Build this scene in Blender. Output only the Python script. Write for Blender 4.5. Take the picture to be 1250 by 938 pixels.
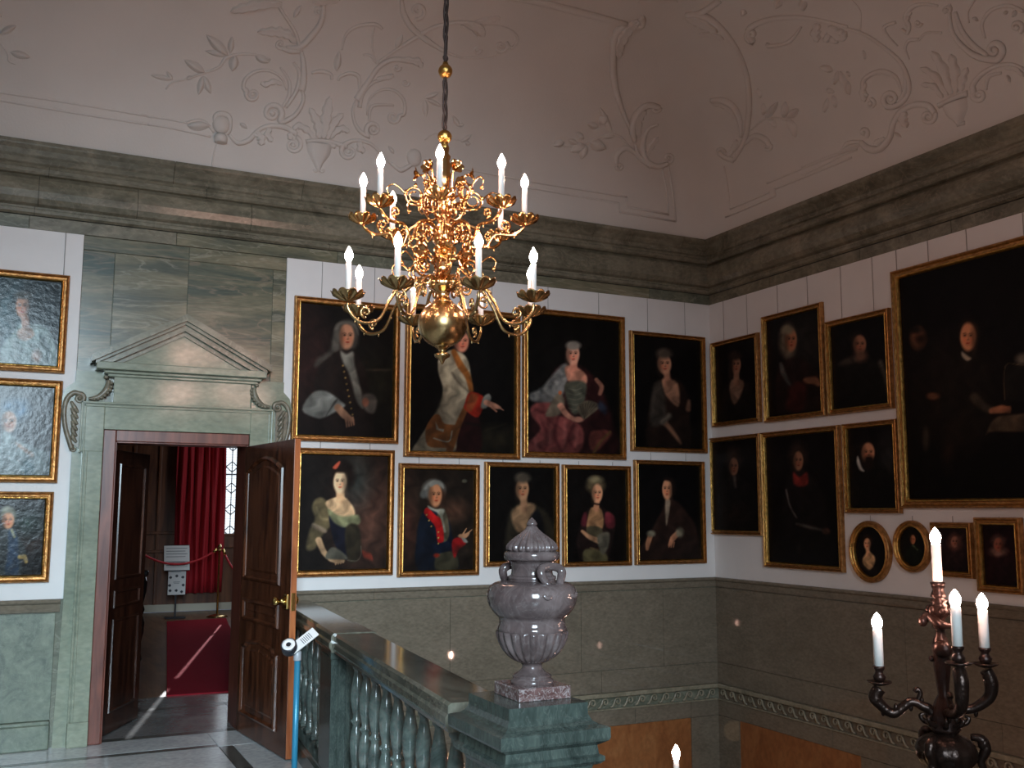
import bpy, bmesh, math, random
import numpy as np
from math import sin, cos, pi, radians as R_
from mathutils import Vector, Matrix
random.seed(7); np.random.seed(7)
scene = bpy.context.scene
COL = scene.collection
for o in list(bpy.data.objects): bpy.data.objects.remove(o)

# ------------------------------------------------------------ camera, light, exposure
CAM = Vector((-6.0705, -7.93, 1.65)); F_PX = 1218.5; PITCH = .1263; YAW = .4546; ROLL = .0021
_f = np.array([sin(YAW)*cos(PITCH), cos(YAW)*cos(PITCH), sin(PITCH)])
_r = np.array([cos(YAW), -sin(YAW), 0.]); _u = np.cross(_r, _f)
_R = cos(ROLL)*_r+sin(ROLL)*_u; _U = -sin(ROLL)*_r+cos(ROLL)*_u
cam_d = bpy.data.cameras.new('camera'); cam = bpy.data.objects.new('camera', cam_d); COL.objects.link(cam)
cam_d.sensor_width = 36; cam_d.lens = F_PX/1250*36; cam_d.clip_start = .05
_m = Matrix(((_R[0], _U[0], -_f[0]), (_R[1], _U[1], -_f[1]), (_R[2], _U[2], -_f[2]))).to_4x4()
_m.translation = CAM; cam.matrix_world = _m
scene.camera = cam
scene.view_settings.view_transform = 'Standard'; scene.view_settings.look = 'None'
scene.view_settings.exposure = 0.0; scene.view_settings.gamma = 1.0; scene.view_settings.use_curve_mapping = False
scene.cycles.use_denoising = True
scene.cycles.max_bounces = 7; scene.cycles.diffuse_bounces = 4; scene.cycles.glossy_bounces = 3
scene.cycles.sample_clamp_indirect = 3.0
world = bpy.data.worlds.new('sky'); scene.world = world; world.use_nodes = True
world.node_tree.nodes['Background'].inputs[0].default_value = (.55, .7, 1, 1)
world.node_tree.nodes['Background'].inputs[1].default_value = .6

def lamp(name, kind, loc, energy, color, target=None, **kw):
    d = bpy.data.lights.new(name, kind); d.energy = energy; d.color = color
    for k, v in kw.items(): setattr(d, k, v)
    o = bpy.data.objects.new(name, d); COL.objects.link(o); o.location = loc
    if target is not None:
        o.rotation_euler = (Vector(target)-Vector(loc)).to_track_quat('-Z', 'Y').to_euler()
    return o
# tall window in the wall behind the camera: bluish daylight
lamp('window_daylight', 'AREA', (-6.75, -11.75, 3.4), 124, (.68, .87, 1.0), (-4.35, 0, -.1), shape='RECTANGLE', size=1.9, size_y=3.0, spread=R_(50))
# window of the far room, daylight from the right
lamp('far_room_daylight', 'AREA', (-2.35, 9.15, 2.0), 14, (.70, .85, 1.0), (-4.2, 3.0, .2), shape='RECTANGLE', size=.6, size_y=1.8, spread=R_(140))
lamp('far_room_curtain_fill', 'AREA', (-2.0, 7.6, 2.1), 16, (.85, .92, 1.0), (-3.7, 9.4, 1.5), shape='RECTANGLE', size=1.0, size_y=1.8)  # unseen fill added on the right to brighten the curtain, no window there
# sun through the narrow gap beside the curtain of the far room
sun_dir = Vector((-.269, -1, -.335*math.hypot(1, .269)))
sun = lamp('sun', 'SUN', (-2, 12, 6), 9.0, (.95, .97, 1.0), Vector((-2, 12, 6))+sun_dir, angle=R_(.3))
# hanging lamps of the lower hall, warm, below the frame
lamp('lower_hall_lamp', 'POINT', (-1.9, -2.2, -1.0), 4, (1.0, .62, .30), shadow_soft_size=.12)

# ------------------------------------------------------------ survey helpers (photo pixel -> point on a real surface)
C0 = np.array(CAM)
def ray(u, v): return _f+_R*(u-625)/F_PX-_U*(v-469)/F_PX
def onY(u, v, y=0.): d = ray(u, v); return C0+d*(y-C0[1])/d[1]
def onX(u, v, x=0.): d = ray(u, v); return C0+d*(x-C0[0])/d[0]
def onZ(u, v, z=0.): d = ray(u, v); return C0+d*(z-C0[2])/d[2]
def projN(P):
    q = np.asarray(P, float)-C0; z = q@_f
    return np.stack([625+F_PX*(q@_R)/z, 469-F_PX*(q@_U)/z], -1)
def axis_z(u, v, cx, cy):
    d = ray(u, v); h = math.hypot(cx-C0[0], cy-C0[1])/math.hypot(d[0], d[1]); return C0[2]+d[2]*h

# ------------------------------------------------------------ materials
def lin(c):
    return tuple(((x/255)/12.92 if x <= 10 else ((x/255+.055)/1.055)**2.4) for x in c)
def newmat(name):
    m = bpy.data.materials.new(name); m.use_nodes = True
    return m, m.node_tree, m.node_tree.nodes, m.node_tree.links, m.node_tree.nodes['Principled BSDF']
def simple(name, col, rough=.5, metal=0., bump=0., bscale=40, vary=0., vscale=6, spec=.5):
    m, nt, N, L, b = newmat(name)
    b.inputs['Base Color'].default_value = (*col, 1); b.inputs['Roughness'].default_value = rough
    b.inputs['Metallic'].default_value = metal; b.inputs['Specular IOR Level'].default_value = spec
    tc = N.new('ShaderNodeTexCoord')
    if vary:
        n = N.new('ShaderNodeTexNoise'); n.inputs['Scale'].default_value = vscale; n.inputs['Detail'].default_value = 5
        L.new(tc.outputs['Object'], n.inputs['Vector'])
        r = N.new('ShaderNodeValToRGB'); r.color_ramp.elements[0].position = .3; r.color_ramp.elements[1].position = .7
        r.color_ramp.elements[0].color = (*[c*(1-vary) for c in col], 1); r.color_ramp.elements[1].color = (*[min(1, c*(1+vary)) for c in col], 1)
        L.new(n.outputs['Fac'], r.inputs[0]); L.new(r.outputs[0], b.inputs['Base Color'])
    if bump:
        n = N.new('ShaderNodeTexNoise'); n.inputs['Scale'].default_value = bscale; n.inputs['Detail'].default_value = 4
        L.new(tc.outputs['Object'], n.inputs['Vector'])
        bp = N.new('ShaderNodeBump'); bp.inputs['Strength'].default_value = bump; bp.inputs['Distance'].default_value = .01
        L.new(n.outputs['Fac'], bp.inputs['Height']); L.new(bp.outputs[0], b.inputs['Normal'])
    return m
def marble(name, dark, mid, light, vein, scale=1.6, rough=.28, rot=(0, 0, 0), stretch=(1, 1, 1), veinamt=.35, spec=.5, fine=1., con=.19):
    m, nt, N, L, b = newmat(name)
    tc = N.new('ShaderNodeTexCoord'); mp = N.new('ShaderNodeMapping'); mp.inputs['Rotation'].default_value = rot; mp.inputs['Scale'].default_value = stretch
    L.new(tc.outputs['Object'], mp.inputs['Vector'])
    n1 = N.new('ShaderNodeTexNoise'); n1.inputs['Scale'].default_value = scale; n1.inputs['Detail'].default_value = 8
    n1.inputs['Roughness'].default_value = .62; n1.inputs['Distortion'].default_value = 1.4
    L.new(mp.outputs[0], n1.inputs['Vector'])
    r1 = N.new('ShaderNodeValToRGB'); cr = r1.color_ramp
    cr.elements[0].position = .5-con*.95; cr.elements[0].color = (*dark, 1); cr.elements[1].position = .5+con; cr.elements[1].color = (*light, 1)
    e = cr.elements.new(.5); e.color = (*mid, 1)
    L.new(n1.outputs['Fac'], r1.inputs[0])
    n2 = N.new('ShaderNodeTexNoise'); n2.inputs['Scale'].default_value = scale*1.7; n2.inputs['Detail'].default_value = 6; n2.inputs['Distortion'].default_value = 2.5
    L.new(mp.outputs[0], n2.inputs['Vector'])
    r2 = N.new('ShaderNodeValToRGB'); c2 = r2.color_ramp
    c2.elements[0].position = .47; c2.elements[0].color = (0, 0, 0, 1); c2.elements[1].position = .53; c2.elements[1].color = (0, 0, 0, 1)
    e = c2.elements.new(.5); e.color = (veinamt,)*3+(1,)
    L.new(n2.outputs['Fac'], r2.inputs[0])
    n3 = N.new('ShaderNodeTexNoise'); n3.inputs['Scale'].default_value = 28*fine; n3.inputs['Detail'].default_value = 6; L.new(mp.outputs[0], n3.inputs['Vector'])
    r3 = N.new('ShaderNodeMapRange'); r3.inputs[1].default_value = .3; r3.inputs[2].default_value = .7; r3.inputs[3].default_value = .84; r3.inputs[4].default_value = 1.14
    L.new(n3.outputs['Fac'], r3.inputs[0])
    mx = N.new('ShaderNodeMix'); mx.data_type = 'RGBA'; L.new(r2.outputs[0], mx.inputs[0]); L.new(r1.outputs[0], mx.inputs[6]); mx.inputs[7].default_value = (*vein, 1)
    mu = N.new('ShaderNodeMix'); mu.data_type = 'RGBA'; mu.blend_type = 'MULTIPLY'; mu.inputs[0].default_value = 1
    L.new(mx.outputs[2], mu.inputs[6]); L.new(r3.outputs[0], mu.inputs[7])
    L.new(mu.outputs[2], b.inputs['Base Color']); b.inputs['Roughness'].default_value = rough; b.inputs['Specular IOR Level'].default_value = spec
    return m
def wood(name, dark, light, rough=.3, scale=3., axis=(1, 1, .12)):
    m, nt, N, L, b = newmat(name)
    tc = N.new('ShaderNodeTexCoord'); mp = N.new('ShaderNodeMapping'); mp.inputs['Scale'].default_value = axis
    L.new(tc.outputs['Object'], mp.inputs['Vector'])
    n1 = N.new('ShaderNodeTexNoise'); n1.inputs['Scale'].default_value = scale*6; n1.inputs['Detail'].default_value = 8; n1.inputs['Distortion'].default_value = .8
    L.new(mp.outputs[0], n1.inputs['Vector'])
    r1 = N.new('ShaderNodeValToRGB'); r1.color_ramp.elements[0].position = .35; r1.color_ramp.elements[1].position = .68
    r1.color_ramp.elements[0].color = (*dark, 1); r1.color_ramp.elements[1].color = (*light, 1)
    L.new(n1.outputs['Fac'], r1.inputs[0]); L.new(r1.outputs[0], b.inputs['Base Color']); b.inputs['Roughness'].default_value = rough
    return m
def emit(name, col, strength):
    m, nt, N, L, b = newmat(name)
    b.inputs['Base Color'].default_value = (*col, 1); b.inputs['Emission Color'].default_value = (*col, 1); b.inputs['Emission Strength'].default_value = strength
    return m

M = {}
M['marble_a'] = marble('green_marble', (.095, .105, .080), (.160, .170, .125), (.240, .238, .180), (.36, .35, .28), 1.3, .22, (.3, .5, .4), (1, 1, 1.6))
M['marble_b'] = marble('green_marble_striped', (.055, .080, .066), (.150, .150, .100), (.26, .235, .165), (.34, .26, .18), 1.0, .25, (0, .50, 0), (.5, 1, 2.8), .35, .5, 1., .14)
M['marble_c'] = marble('green_marble_cross', (.080, .092, .070), (.158, .155, .102), (.26, .23, .155), (.40, .38, .30), 1.0, .25, (0, -.62, 0), (.5, 1, 2.8), .35, .5, 1., .12)
M['marble_dadol'] = marble('left_dado_marble', (.09, .115, .088), (.15, .18, .135), (.20, .235, .175), (.27, .30, .24), 7, .3, (.2, .6, .1), (1, 1, 1), .3)
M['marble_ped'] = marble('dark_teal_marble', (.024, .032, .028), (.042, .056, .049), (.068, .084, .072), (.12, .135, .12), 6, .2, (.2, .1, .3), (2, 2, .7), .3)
M['marble_pale'] = marble('pale_green_marble', (.185, .215, .160), (.245, .275, .205), (.31, .335, .255), (.16, .21, .18), 1.5, .16, (.2, .6, .1), (.7, 1, 1.3), .25)
M['marble_dado'] = marble('dado_marble', (.125, .108, .080), (.175, .150, .112), (.235, .196, .150), (.25, .22, .165), 2.0, .03, (0, .8, .9), (1, 1, 2.0), .2, .5, 1., .42)
M['marble_dark'] = marble('cornice_marble', (.095, .092, .066), (.165, .158, .115), (.245, .225, .165), (.32, .28, .21), 2.2, .24, (0, .3, .2), (.8, .8, 1.3), .3)
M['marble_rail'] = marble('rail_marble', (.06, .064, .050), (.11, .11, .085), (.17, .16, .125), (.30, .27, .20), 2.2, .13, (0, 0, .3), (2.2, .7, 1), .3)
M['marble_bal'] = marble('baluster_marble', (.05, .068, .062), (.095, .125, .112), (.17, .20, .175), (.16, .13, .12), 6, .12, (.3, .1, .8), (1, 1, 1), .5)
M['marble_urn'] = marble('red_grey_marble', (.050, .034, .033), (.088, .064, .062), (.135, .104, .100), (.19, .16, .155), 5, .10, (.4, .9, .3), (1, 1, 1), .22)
M['marble_plinth'] = marble('red_veined_marble', (.07, .032, .030), (.13, .075, .07), (.25, .21, .21), (.45, .42, .42), 13, .16, (.4, .9, .3), (1, 1, 1), .6)
M['orange'] = marble('orange_scagliola', (.22, .078, .027), (.30, .115, .040), (.35, .155, .058), (.17, .05, .02), 3, .35, (0, 0, 0), (1, 1, .6), .3)
M['joint'] = simple('dark_joint', (.012, .014, .012), .8)
M['white'] = simple('white_board', (.74, .74, .73), .6, bump=.08, bscale=14, vary=.02)
M['plaster'] = simple('white_plaster', (.70, .68, .64), .85, bump=.15, bscale=60, vary=.03, vscale=2)
M['gold'] = simple('gilt_wood', (.62, .36, .10), .32, 1., bump=.5, bscale=60, vary=.35, vscale=25)
M['gold_dark'] = simple('aged_gilt_wood', (.42, .215, .075), .38, .85, bump=.4, bscale=80, vary=.4, vscale=30)
M['brass'] = simple('polished_brass', (.78, .43, .17), .16, 1., bump=.03, bscale=30, vary=.08)
M['brass_dull'] = simple('worn_brass', (.50, .33, .15), .27, 1., bump=.1, bscale=50, vary=.25, vscale=20)
M['brass_door'] = simple('door_brass', (.85, .62, .22), .2, 1.)
M['bronze'] = simple('dark_bronze', (.035, .020, .015), .28, .7, bump=.25, bscale=70, vary=.3, vscale=20)
M['bronze_red'] = simple('reddish_bronze', (.034, .017, .013), .36, .6, bump=.2, bscale=70, vary=.3, vscale=20)
M['sleeve'] = simple('candle_sleeve', (.82, .80, .76), .45)
M['flame'] = emit('candle_bulb', (1.0, .57, .44), 185.)
M['rope'] = simple('chain_cord', (.05, .035, .03), .5, .3)
M['wood_frame'] = wood('red_brown_wood', (.085, .022, .014), (.19, .058, .036), .32)
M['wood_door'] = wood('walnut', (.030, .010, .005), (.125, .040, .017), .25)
M['wood_shaded'] = wood('shaded_walnut', (.016, .006, .004), (.05, .017, .009), .22)  # walnut darkened for the left leaf, its shade put into the colour
M['wood_edge'] = wood('walnut_edge', (.24, .065, .022), (.44, .145, .048), .35)
M['wood_far'] = wood('oak_panelling', (.085, .026, .010), (.21, .075, .026), .45, 2)
M['curtain'] = simple('red_velvet', (.42, .012, .022), .75, bump=.1, bscale=300)
M['carpet'] = simple('red_carpet', (.27, .014, .024), 1., bump=.5, bscale=500, vary=.08, vscale=40, spec=.05)
M['floor'] = marble('grey_floor_marble', (.38, .40, .41), (.50, .52, .52), (.60, .61, .60), (.42, .44, .45), 2, .22, (0, 0, .4), (1, 1, 1), .3)
M['floor_dark'] = marble('dark_floor_marble', (.045, .050, .045), (.075, .080, .072), (.11, .11, .10), (.16, .16, .14), 3, .22)
M['floor_wood'] = wood('oak_floor', (.10, .045, .022), (.24, .12, .06), .35, 2, (1, .12, 1))
M['off_white'] = simple('off_white_paint', (.55, .50, .40), .6)
M['black'] = simple('black_plastic', (.02, .02, .025), .3)
M['blue'] = simple('blue_metal_pole', (.03, .22, .36), .35, .2)
M['paper'] = simple('paper', (.78, .76, .74), .6)
M['ink'] = simple('ink', (.10, .10, .12), .7)
M['grey'] = simple('grey_plastic', (.35, .36, .38), .35)
M['red_rope'] = simple('red_rope', (.55, .02, .03), .5, bump=.4, bscale=150)
M['black_lacquer'] = simple('black_lacquer', (.012, .010, .010), .18)
M['pane'] = emit('daylit_glass', (.86, .94, 1.0), 1.15)
M['lead'] = simple('lead_came', (.10, .13, .17), .6)
M['cord'] = simple('grey_hanging_cord', (.35, .33, .32), .8)

# ------------------------------------------------------------ mesh builder
class MB:
    def __init__(s): s.v = []; s.f = []; s.m = []; s.sm = []
    def add(s, verts, faces, mi=0, smooth=False):
        b = len(s.v); s.v.extend([tuple(map(float, p)) for p in verts])
        for f in faces: s.f.append([b+i for i in f]); s.m.append(mi); s.sm.append(smooth)
        return s
    def box(s, x0, x1, y0, y1, z0, z1, mi=0, T=None):
        P = [(x0, y0, z0), (x1, y0, z0), (x1, y1, z0), (x0, y1, z0), (x0, y0, z1), (x1, y0, z1), (x1, y1, z1), (x0, y1, z1)]
        if T: P = [T(p) for p in P]
        return s.add(P, [(0, 3, 2, 1), (4, 5, 6, 7), (0, 1, 5, 4), (1, 2, 6, 5), (2, 3, 7, 6), (3, 0, 4, 7)], mi)
    def bbox(s, x0, x1, y0, y1, z0, z1, b=.01, mi=0, T=None):
        "box with bevelled edges"
        xs, ys, zs = (x0, x1), (y0, y1), (z0, z1); bm = bmesh.new()
        vs = [bm.verts.new((x, y, z)) for x in xs for y in ys for z in zs]
        for f in ((0, 1, 3, 2), (4, 6, 7, 5), (0, 4, 5, 1), (2, 3, 7, 6), (0, 2, 6, 4), (1, 5, 7, 3)): bm.faces.new([vs[i] for i in f])
        bmesh.ops.bevel(bm, geom=list(bm.edges), offset=b, segments=2, affect='EDGES', profile=.5)
        bm.verts.index_update()
        P = [tuple(v.co) for v in bm.verts]
        if T: P = [T(p) for p in P]
        s.add(P, [[v.index for v in f.verts] for f in bm.faces], mi); bm.free(); return s
    def lathe(s, prof, c=(0, 0, 0), seg=24, mi=0, fn=None, M4=None, smooth=True, cap=True):
        "profile of (radius, z)"
        P = []; F = []
        for r, z in prof:
            for k in range(seg):
                a = 2*pi*k/seg; rr = r if fn is None else fn(r, z, a)
                P.append((rr*cos(a), rr*sin(a), z))
        n = len(prof)
        for i in range(n-1):
            for k in range(seg):
                k2 = (k+1) % seg
                F.append((i*seg+k, i*seg+k2, (i+1)*seg+k2, (i+1)*seg+k))
        if cap:
            F.append(tuple(range(seg))[::-1]); F.append(tuple((n-1)*seg+k for k in range(seg)))
        if M4 is not None: P = [tuple(M4 @ Vector(p)) for p in P]
        P = [(p[0]+c[0], p[1]+c[1], p[2]+c[2]) for p in P]
        return s.add(P, F, mi, smooth)
    def tube(s, pts, rad, seg=8, mi=0, flat=None, closed=False):
        pts = [Vector(p) for p in pts]; n = len(pts)
        if not hasattr(rad, '__len__'): rad = [rad]*n
        up = None; P = []
        for i, p in enumerate(pts):
            if closed: t = pts[(i+1) % n]-pts[i-1]
            else: t = pts[min(i+1, n-1)]-pts[max(i-1, 0)]
            if t.length < 1e-9: t = Vector((0, 0, 1))
            t.normalize()
            if up is None:
                up = Vector((0, 0, 1)) if abs(t.z) < .9 else Vector((1, 0, 0))
            a = up-t*up.dot(t)
            if a.length < 1e-6: a = t.orthogonal()
            a.normalize(); b = t.cross(a); up = a
            for k in range(seg):
                th = 2*pi*k/seg; P.append(p+(a*cos(th)+b*sin(th))*rad[i])
        F = []
        for i in range(n if closed else n-1):
            j = (i+1) % n
            for k in range(seg):
                k2 = (k+1) % seg; F.append((i*seg+k, i*seg+k2, j*seg+k2, j*seg+k))
        if not closed:
            F.append(tuple(range(seg))[::-1]); F.append(tuple((n-1)*seg+k for k in range(seg)))
        return s.add(P, F, mi, True)
    def ell(s, c, r, seg=12, rings=8, mi=0, M4=None):
        P = []; F = []
        for i in range(rings+1):
            th = pi*i/rings
            for k in range(seg):
                a = 2*pi*k/seg; p = Vector((r[0]*sin(th)*cos(a), r[1]*sin(th)*sin(a), r[2]*cos(th)))
                if M4 is not None: p = M4 @ p
                P.append((c[0]+p[0], c[1]+p[1], c[2]+p[2]))
        for i in range(rings):
            for k in range(seg):
                k2 = (k+1) % seg; F.append((i*seg+k, (i+1)*seg+k, (i+1)*seg+k2, i*seg+k2))
        return s.add(P, F, mi, True)
    def prism(s, poly, T, d0, d1, mi=0):
        "poly in 2D; T maps (a, b, depth) to 3D"
        n = len(poly); P = [T(a, b, d0) for a, b in poly]+[T(a, b, d1) for a, b in poly]
        F = [tuple(range(n))[::-1], tuple(range(n, 2*n))]+[(i, (i+1) % n, n+(i+1) % n, n+i) for i in range(n)]
        return s.add(P, F, mi)
    def build(s, name, mats, parent=None, loc=None):
        me = bpy.data.meshes.new(name); me.from_pydata(s.v, [], s.f)
        if not isinstance(mats, (list, tuple)): mats = [mats]
        for m in mats: me.materials.append(M[m] if isinstance(m, str) else m)
        me.polygons.foreach_set('material_index', s.m); me.polygons.foreach_set('use_smooth', s.sm)
        me.validate(); me.update()
        bm = bmesh.new(); bm.from_mesh(me); bmesh.ops.remove_doubles(bm, verts=bm.verts, dist=1e-5)
        bmesh.ops.recalc_face_normals(bm, faces=bm.faces); bm.to_mesh(me); bm.free()
        o = bpy.data.objects.new(name, me); COL.objects.link(o)
        if parent: o.parent = parent
        if loc is not None: o.location = loc
        return o
def struct(o): o['kind'] = 'structure'; return o
def tag(o, label, cat, group=None):
    o['label'] = label; o['category'] = cat
    if group: o['group'] = group
    return o
def thing(name, label, cat, loc=(0, 0, 0), rz=0, group=None):
    o = bpy.data.objects.new(name, None); COL.objects.link(o); o.location = loc; o.rotation_euler = (0, 0, rz); o.empty_display_size = .1
    return tag(o, label, cat, group)
def catmull(pts, k=6, closed=False):
    P = [np.array(p, float) for p in pts]; n = len(P); out = []
    for i in range(n if closed else n-1):
        if closed: a, b, c, d = P[i-1], P[i], P[(i+1) % n], P[(i+2) % n]
        else: a, b, c, d = P[max(i-1, 0)], P[i], P[i+1], P[min(i+2, n-1)]
        for j in range(k):
            t = j/k; out.append(.5*((2*b)+(c-a)*t+(2*a-5*b+4*c-d)*t*t+(3*b-a-3*c+d)*t**3))
    if not closed: out.append(P[-1])
    return out
def interp(vals, n):
    return list(np.interp(np.linspace(0, 1, n), np.linspace(0, 1, len(vals)), vals))

# ------------------------------------------------------------ room shell
ZR, ZC, ZW = 1.02, 4.31, 3.685
LOW = -2.3
DX0, DX1, DZ = -5.54, -4.50, 2.235        # door opening in the back wall
m = MB()
m.box(-10, DX0, .0, .35, LOW, 7); m.box(DX1, .5, .0, .35, LOW, 7); m.box(DX0, DX1, 0, .35, DZ, 7); m.box(DX0, DX1, 0, .35, LOW, -.02)
struct(m.build('wall_back', 'marble_a'))
m = MB(); m.box(.0, .4, -12.3, 0, LOW, 7); struct(m.build('wall_right', 'marble_dado'))
m = MB(); m.box(-10.3, -10, -12.3, .35, LOW, 7); struct(m.build('wall_left', 'white'))
m = MB()   # wall behind the viewer with its tall window opening
m.box(-10, -7.75, -12.3, -12, LOW, 7); m.box(-5.75, 0, -12.3, -12, LOW, 7); m.box(-7.75, -5.75, -12.3, -12, LOW, 2.0); m.box(-7.75, -5.75, -12.3, -12, 5.5, 7)
struct(m.build('wall_front', 'white'))
m = MB()
for x in (-7.75, -7.1, -6.4, -5.81): m.box(x, x+.06, -12.15, -12.08, 2.0, 5.5)
for z in (2.0, 3.1, 4.3, 5.44): m.box(-7.75, -5.75, -12.15, -12.08, z, z+.06)
struct(m.build('window_1', 'white'))

# landing floor: pale slabs with dark inlaid bands
FE = -4.30    # edge of the landing towards the stairwell
def floor_T(p): return p
m = MB(); m.box(-10, -4.12, -12, 0, -.25, -.012)
struct(m.build('floor', 'floor'))
m = MB()
def slab(x0, x1, y0, y1, mi=0): m.bbox(x0+.002, x1-.002, y0+.002, y1-.002, -.03, 0, .002, mi)
xs = [-10, -8.2, -6.55, -4.72]
for a, b in zip(xs, xs[1:]): slab(a, b, -.40, 0); slab(a, b, -.48, -.40, 1)
slab(-4.72, FE, -.48, 0)
slab(-4.72, -4.62, -12, -.48, 1)
slab(-4.62, -4.14, -12, -.48, 0)
for a, b in zip(xs, xs[1:]):
    y = -.48
    while y > -12:
        slab(a, b, max(-12, y-1.6), y); y -= 1.6
struct(m.build('floor_paving', ['floor', 'floor_dark']))
m = MB(); m.box(-4.12, 0, -12, 0, LOW-.2, LOW); struct(m.build('floor_lower', 'floor'))
m = MB(); m.box(-4.16, -4.10, -12, 0, LOW, -.012); struct(m.build('wall_stairwell', 'marble_a'))

# marble facing slabs
def slabs(rects, name, mats, T, gap=.003, dep=.012):
    mb = MB(); k = len(mats)
    for i, r in enumerate(rects):
        x0, x1, z0, z1 = r[:4]; mi = r[4] if len(r) > 4 else i % k; d = r[5] if len(r) > 5 else dep
        x0, x1 = min(x0, x1)+gap/2, max(x0, x1)-gap/2
        bm = MB(); mb.bbox(x0, x1, -d, -.0005, z0+gap/2, z1-gap/2, .0025, mi, T=lambda p: T(*p))
    return struct(mb.build(name, mats))
TB = lambda x, y, z: (x, y, z)            # back wall: x along, y out
TR = lambda x, y, z: (y, x, z)            # right wall: x -> world Y, out -> -X
# above the door
slabs([(-5.757, -5.0, 3.575, ZW), (-5.0, -4.238, 3.575, ZW),
       (-5.757, -5.535, 2.52, 3.575), (-5.535, -5.0, 2.52, 3.575), (-5.0, -4.345, 2.52, 3.575), (-4.345, -4.238, 2.52, 3.575)],
      'trim_1', ['marble_b', 'marble_c'], TB)
# frieze below the cornice on both walls (blocks)
rr = []; x = -10; k = 0
while x < -.3: rr.append((x, min(x+.78+.25*((k*7) % 3), 0), ZW, 3.785, k % 3, .02)); x = rr[-1][1]; k += 1
slabs(rr, 'trim_2', ['marble_a', 'marble_dark', 'marble_c'], TB)
rr = []; y = -.02
while y > -11.9: rr.append((y-.9-.2*(k % 2), y, ZW, 3.785, 0, .02)); y = rr[-1][0]; k += 1
slabs(rr, 'trim_3', ['marble_dark'], TR)

# cornice sweep along back and right wall, cut in blocks
prof_low = [(0, 3.785), (.03, 3.787), (.055, 3.80), (.055, 3.825), (.035, 3.835), (.035, 3.85)]
prof_mid = [(.03, 3.85), (.065, 3.865), (.095, 3.90), (.108, 3.95), (.106, 3.99), (.09, 4.04), (.055, 4.075)]
prof_up = [(.055, 4.075), (.088, 4.08), (.10, 4.095), (.10, 4.12), (.085, 4.128), (.08, 4.15)]
prof_top = [(.07, 4.15), (.085, 4.165), (.085, 4.20), (.10, 4.215), (.12, 4.25), (.145, 4.275), (.15, 4.285), (.15, ZC), (-.05, ZC)]
def cornice(name, mat, prof, blocks_b, blocks_r):
    mb = MB()
    def seg(prof, a, b, T, mitre):
        n = len(prof); P = []
        for t, e in ((a, 0), (b, 1)):
            for o, z in prof:
                tt = t-(o if (e and mitre) else 0); P.append(T(tt, -o, z))
        for e in (0, 1):   # back points into the wall
            pass
        F = [(i, i+1, n+i+1, n+i) for i in range(n-1)]
        mb.add(P, F+[tuple(range(n)), tuple(range(n, 2*n))[::-1]], 0)
    for (a, b) in blocks_b: seg(prof, a+.0015, b-(.0015 if b < -.01 else 0), TB, b > -.01)
    for (a, b) in blocks_r: seg(prof, a+.0015, b-(.0015 if b < -.01 else 0), TR, b > -.01)
    return struct(mb.build(name, mat))
def blocks(lo, step, ph):
    e = [0.]; k = 0
    x = -ph
    while x > lo: e.append(x); x -= step*(.8+.4*((k*5) % 3)/2); k += 1
    e.append(lo); e = e[::-1]; return list(zip(e, e[1:]))
cornice('trim_4', 'marble_dark', prof_low, blocks(-10, 1.1, .6), blocks(-12, 1.3, .8))
cornice('trim_5', 'marble_dark', prof_mid, blocks(-10, .85, .3), blocks(-12, 1.5, .9))
cornice('trim_6', 'marble_dark', prof_up, blocks(-10, 1.4, .7), blocks(-12, 1.6, .5))
cornice('trim_7', 'marble_dark', prof_top, blocks(-10, 1.25, .4), blocks(-12, 1.4, 1.0))
m = MB(); m.box(-10, 0, -.028, -.001, 3.785, 4.25); m.box(-.028, -.001, -12, 0, 3.785, 4.25); struct(m.build('trim_8', 'joint'))

# white hanging boards
m = MB(); m.bbox(-10, -5.757, -.022, -.001, ZR, ZW, .003); struct(m.build('trim_9', 'white'))
m = MB(); m.bbox(-4.238, -.022, -.022, -.001, ZR, ZW, .003); struct(m.build('trim_10', 'white'))
m = MB(); m.bbox(-.022, -.001, -11.99, -.001, ZR, ZW, .003); struct(m.build('trim_11', 'white'))

# dado rail, dado slabs, wave frieze, lower panels
def railprof(mb, a, b, T, mitre):
    pr = [(0, .925), (.018, .93), (.022, .945), (.022, .985), (.035, .992), (.042, 1.0), (.042, 1.016), (.03, 1.022), (0, 1.022)]
    n = len(pr); P = []
    for t, e in ((a, 0), (b, 1)):
        for o, z in pr: P.append(T(t-(o if (e and mitre) else 0), -o, z))
    mb.add(P, [(i, i+1, n+i+1, n+i) for i in range(n-1)]+[tuple(range(n)), tuple(range(n, 2*n))[::-1]])
m = MB()
for a, b in ((-10, -5.775), (-4.238, -3.45), (-3.45, -1.9), (-1.9, 0)): railprof(m, a+.001, b-(.001 if b < 0 else 0), TB, b == 0)
for a, b in ((-12, -6), (-6, -2.6), (-2.6, 0)): railprof(m, a, b-(.001 if b < 0 else 0), TR, b == 0)
struct(m.build('trim_12', 'marble_dado'))
slabs([(-10, -7.1, .19, .925), (-7.1, -5.80, .19, .925)], 'trim_13', ['marble_dadol'], TB, dep=.03)
m = MB(); m.bbox(-10, -5.80, -.075, 0, .0, .165, .008); m.bbox(-10, -5.80, -.06, 0, .16, .19, .01); struct(m.build('baseboard_left', 'marble_dadol'))
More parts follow.
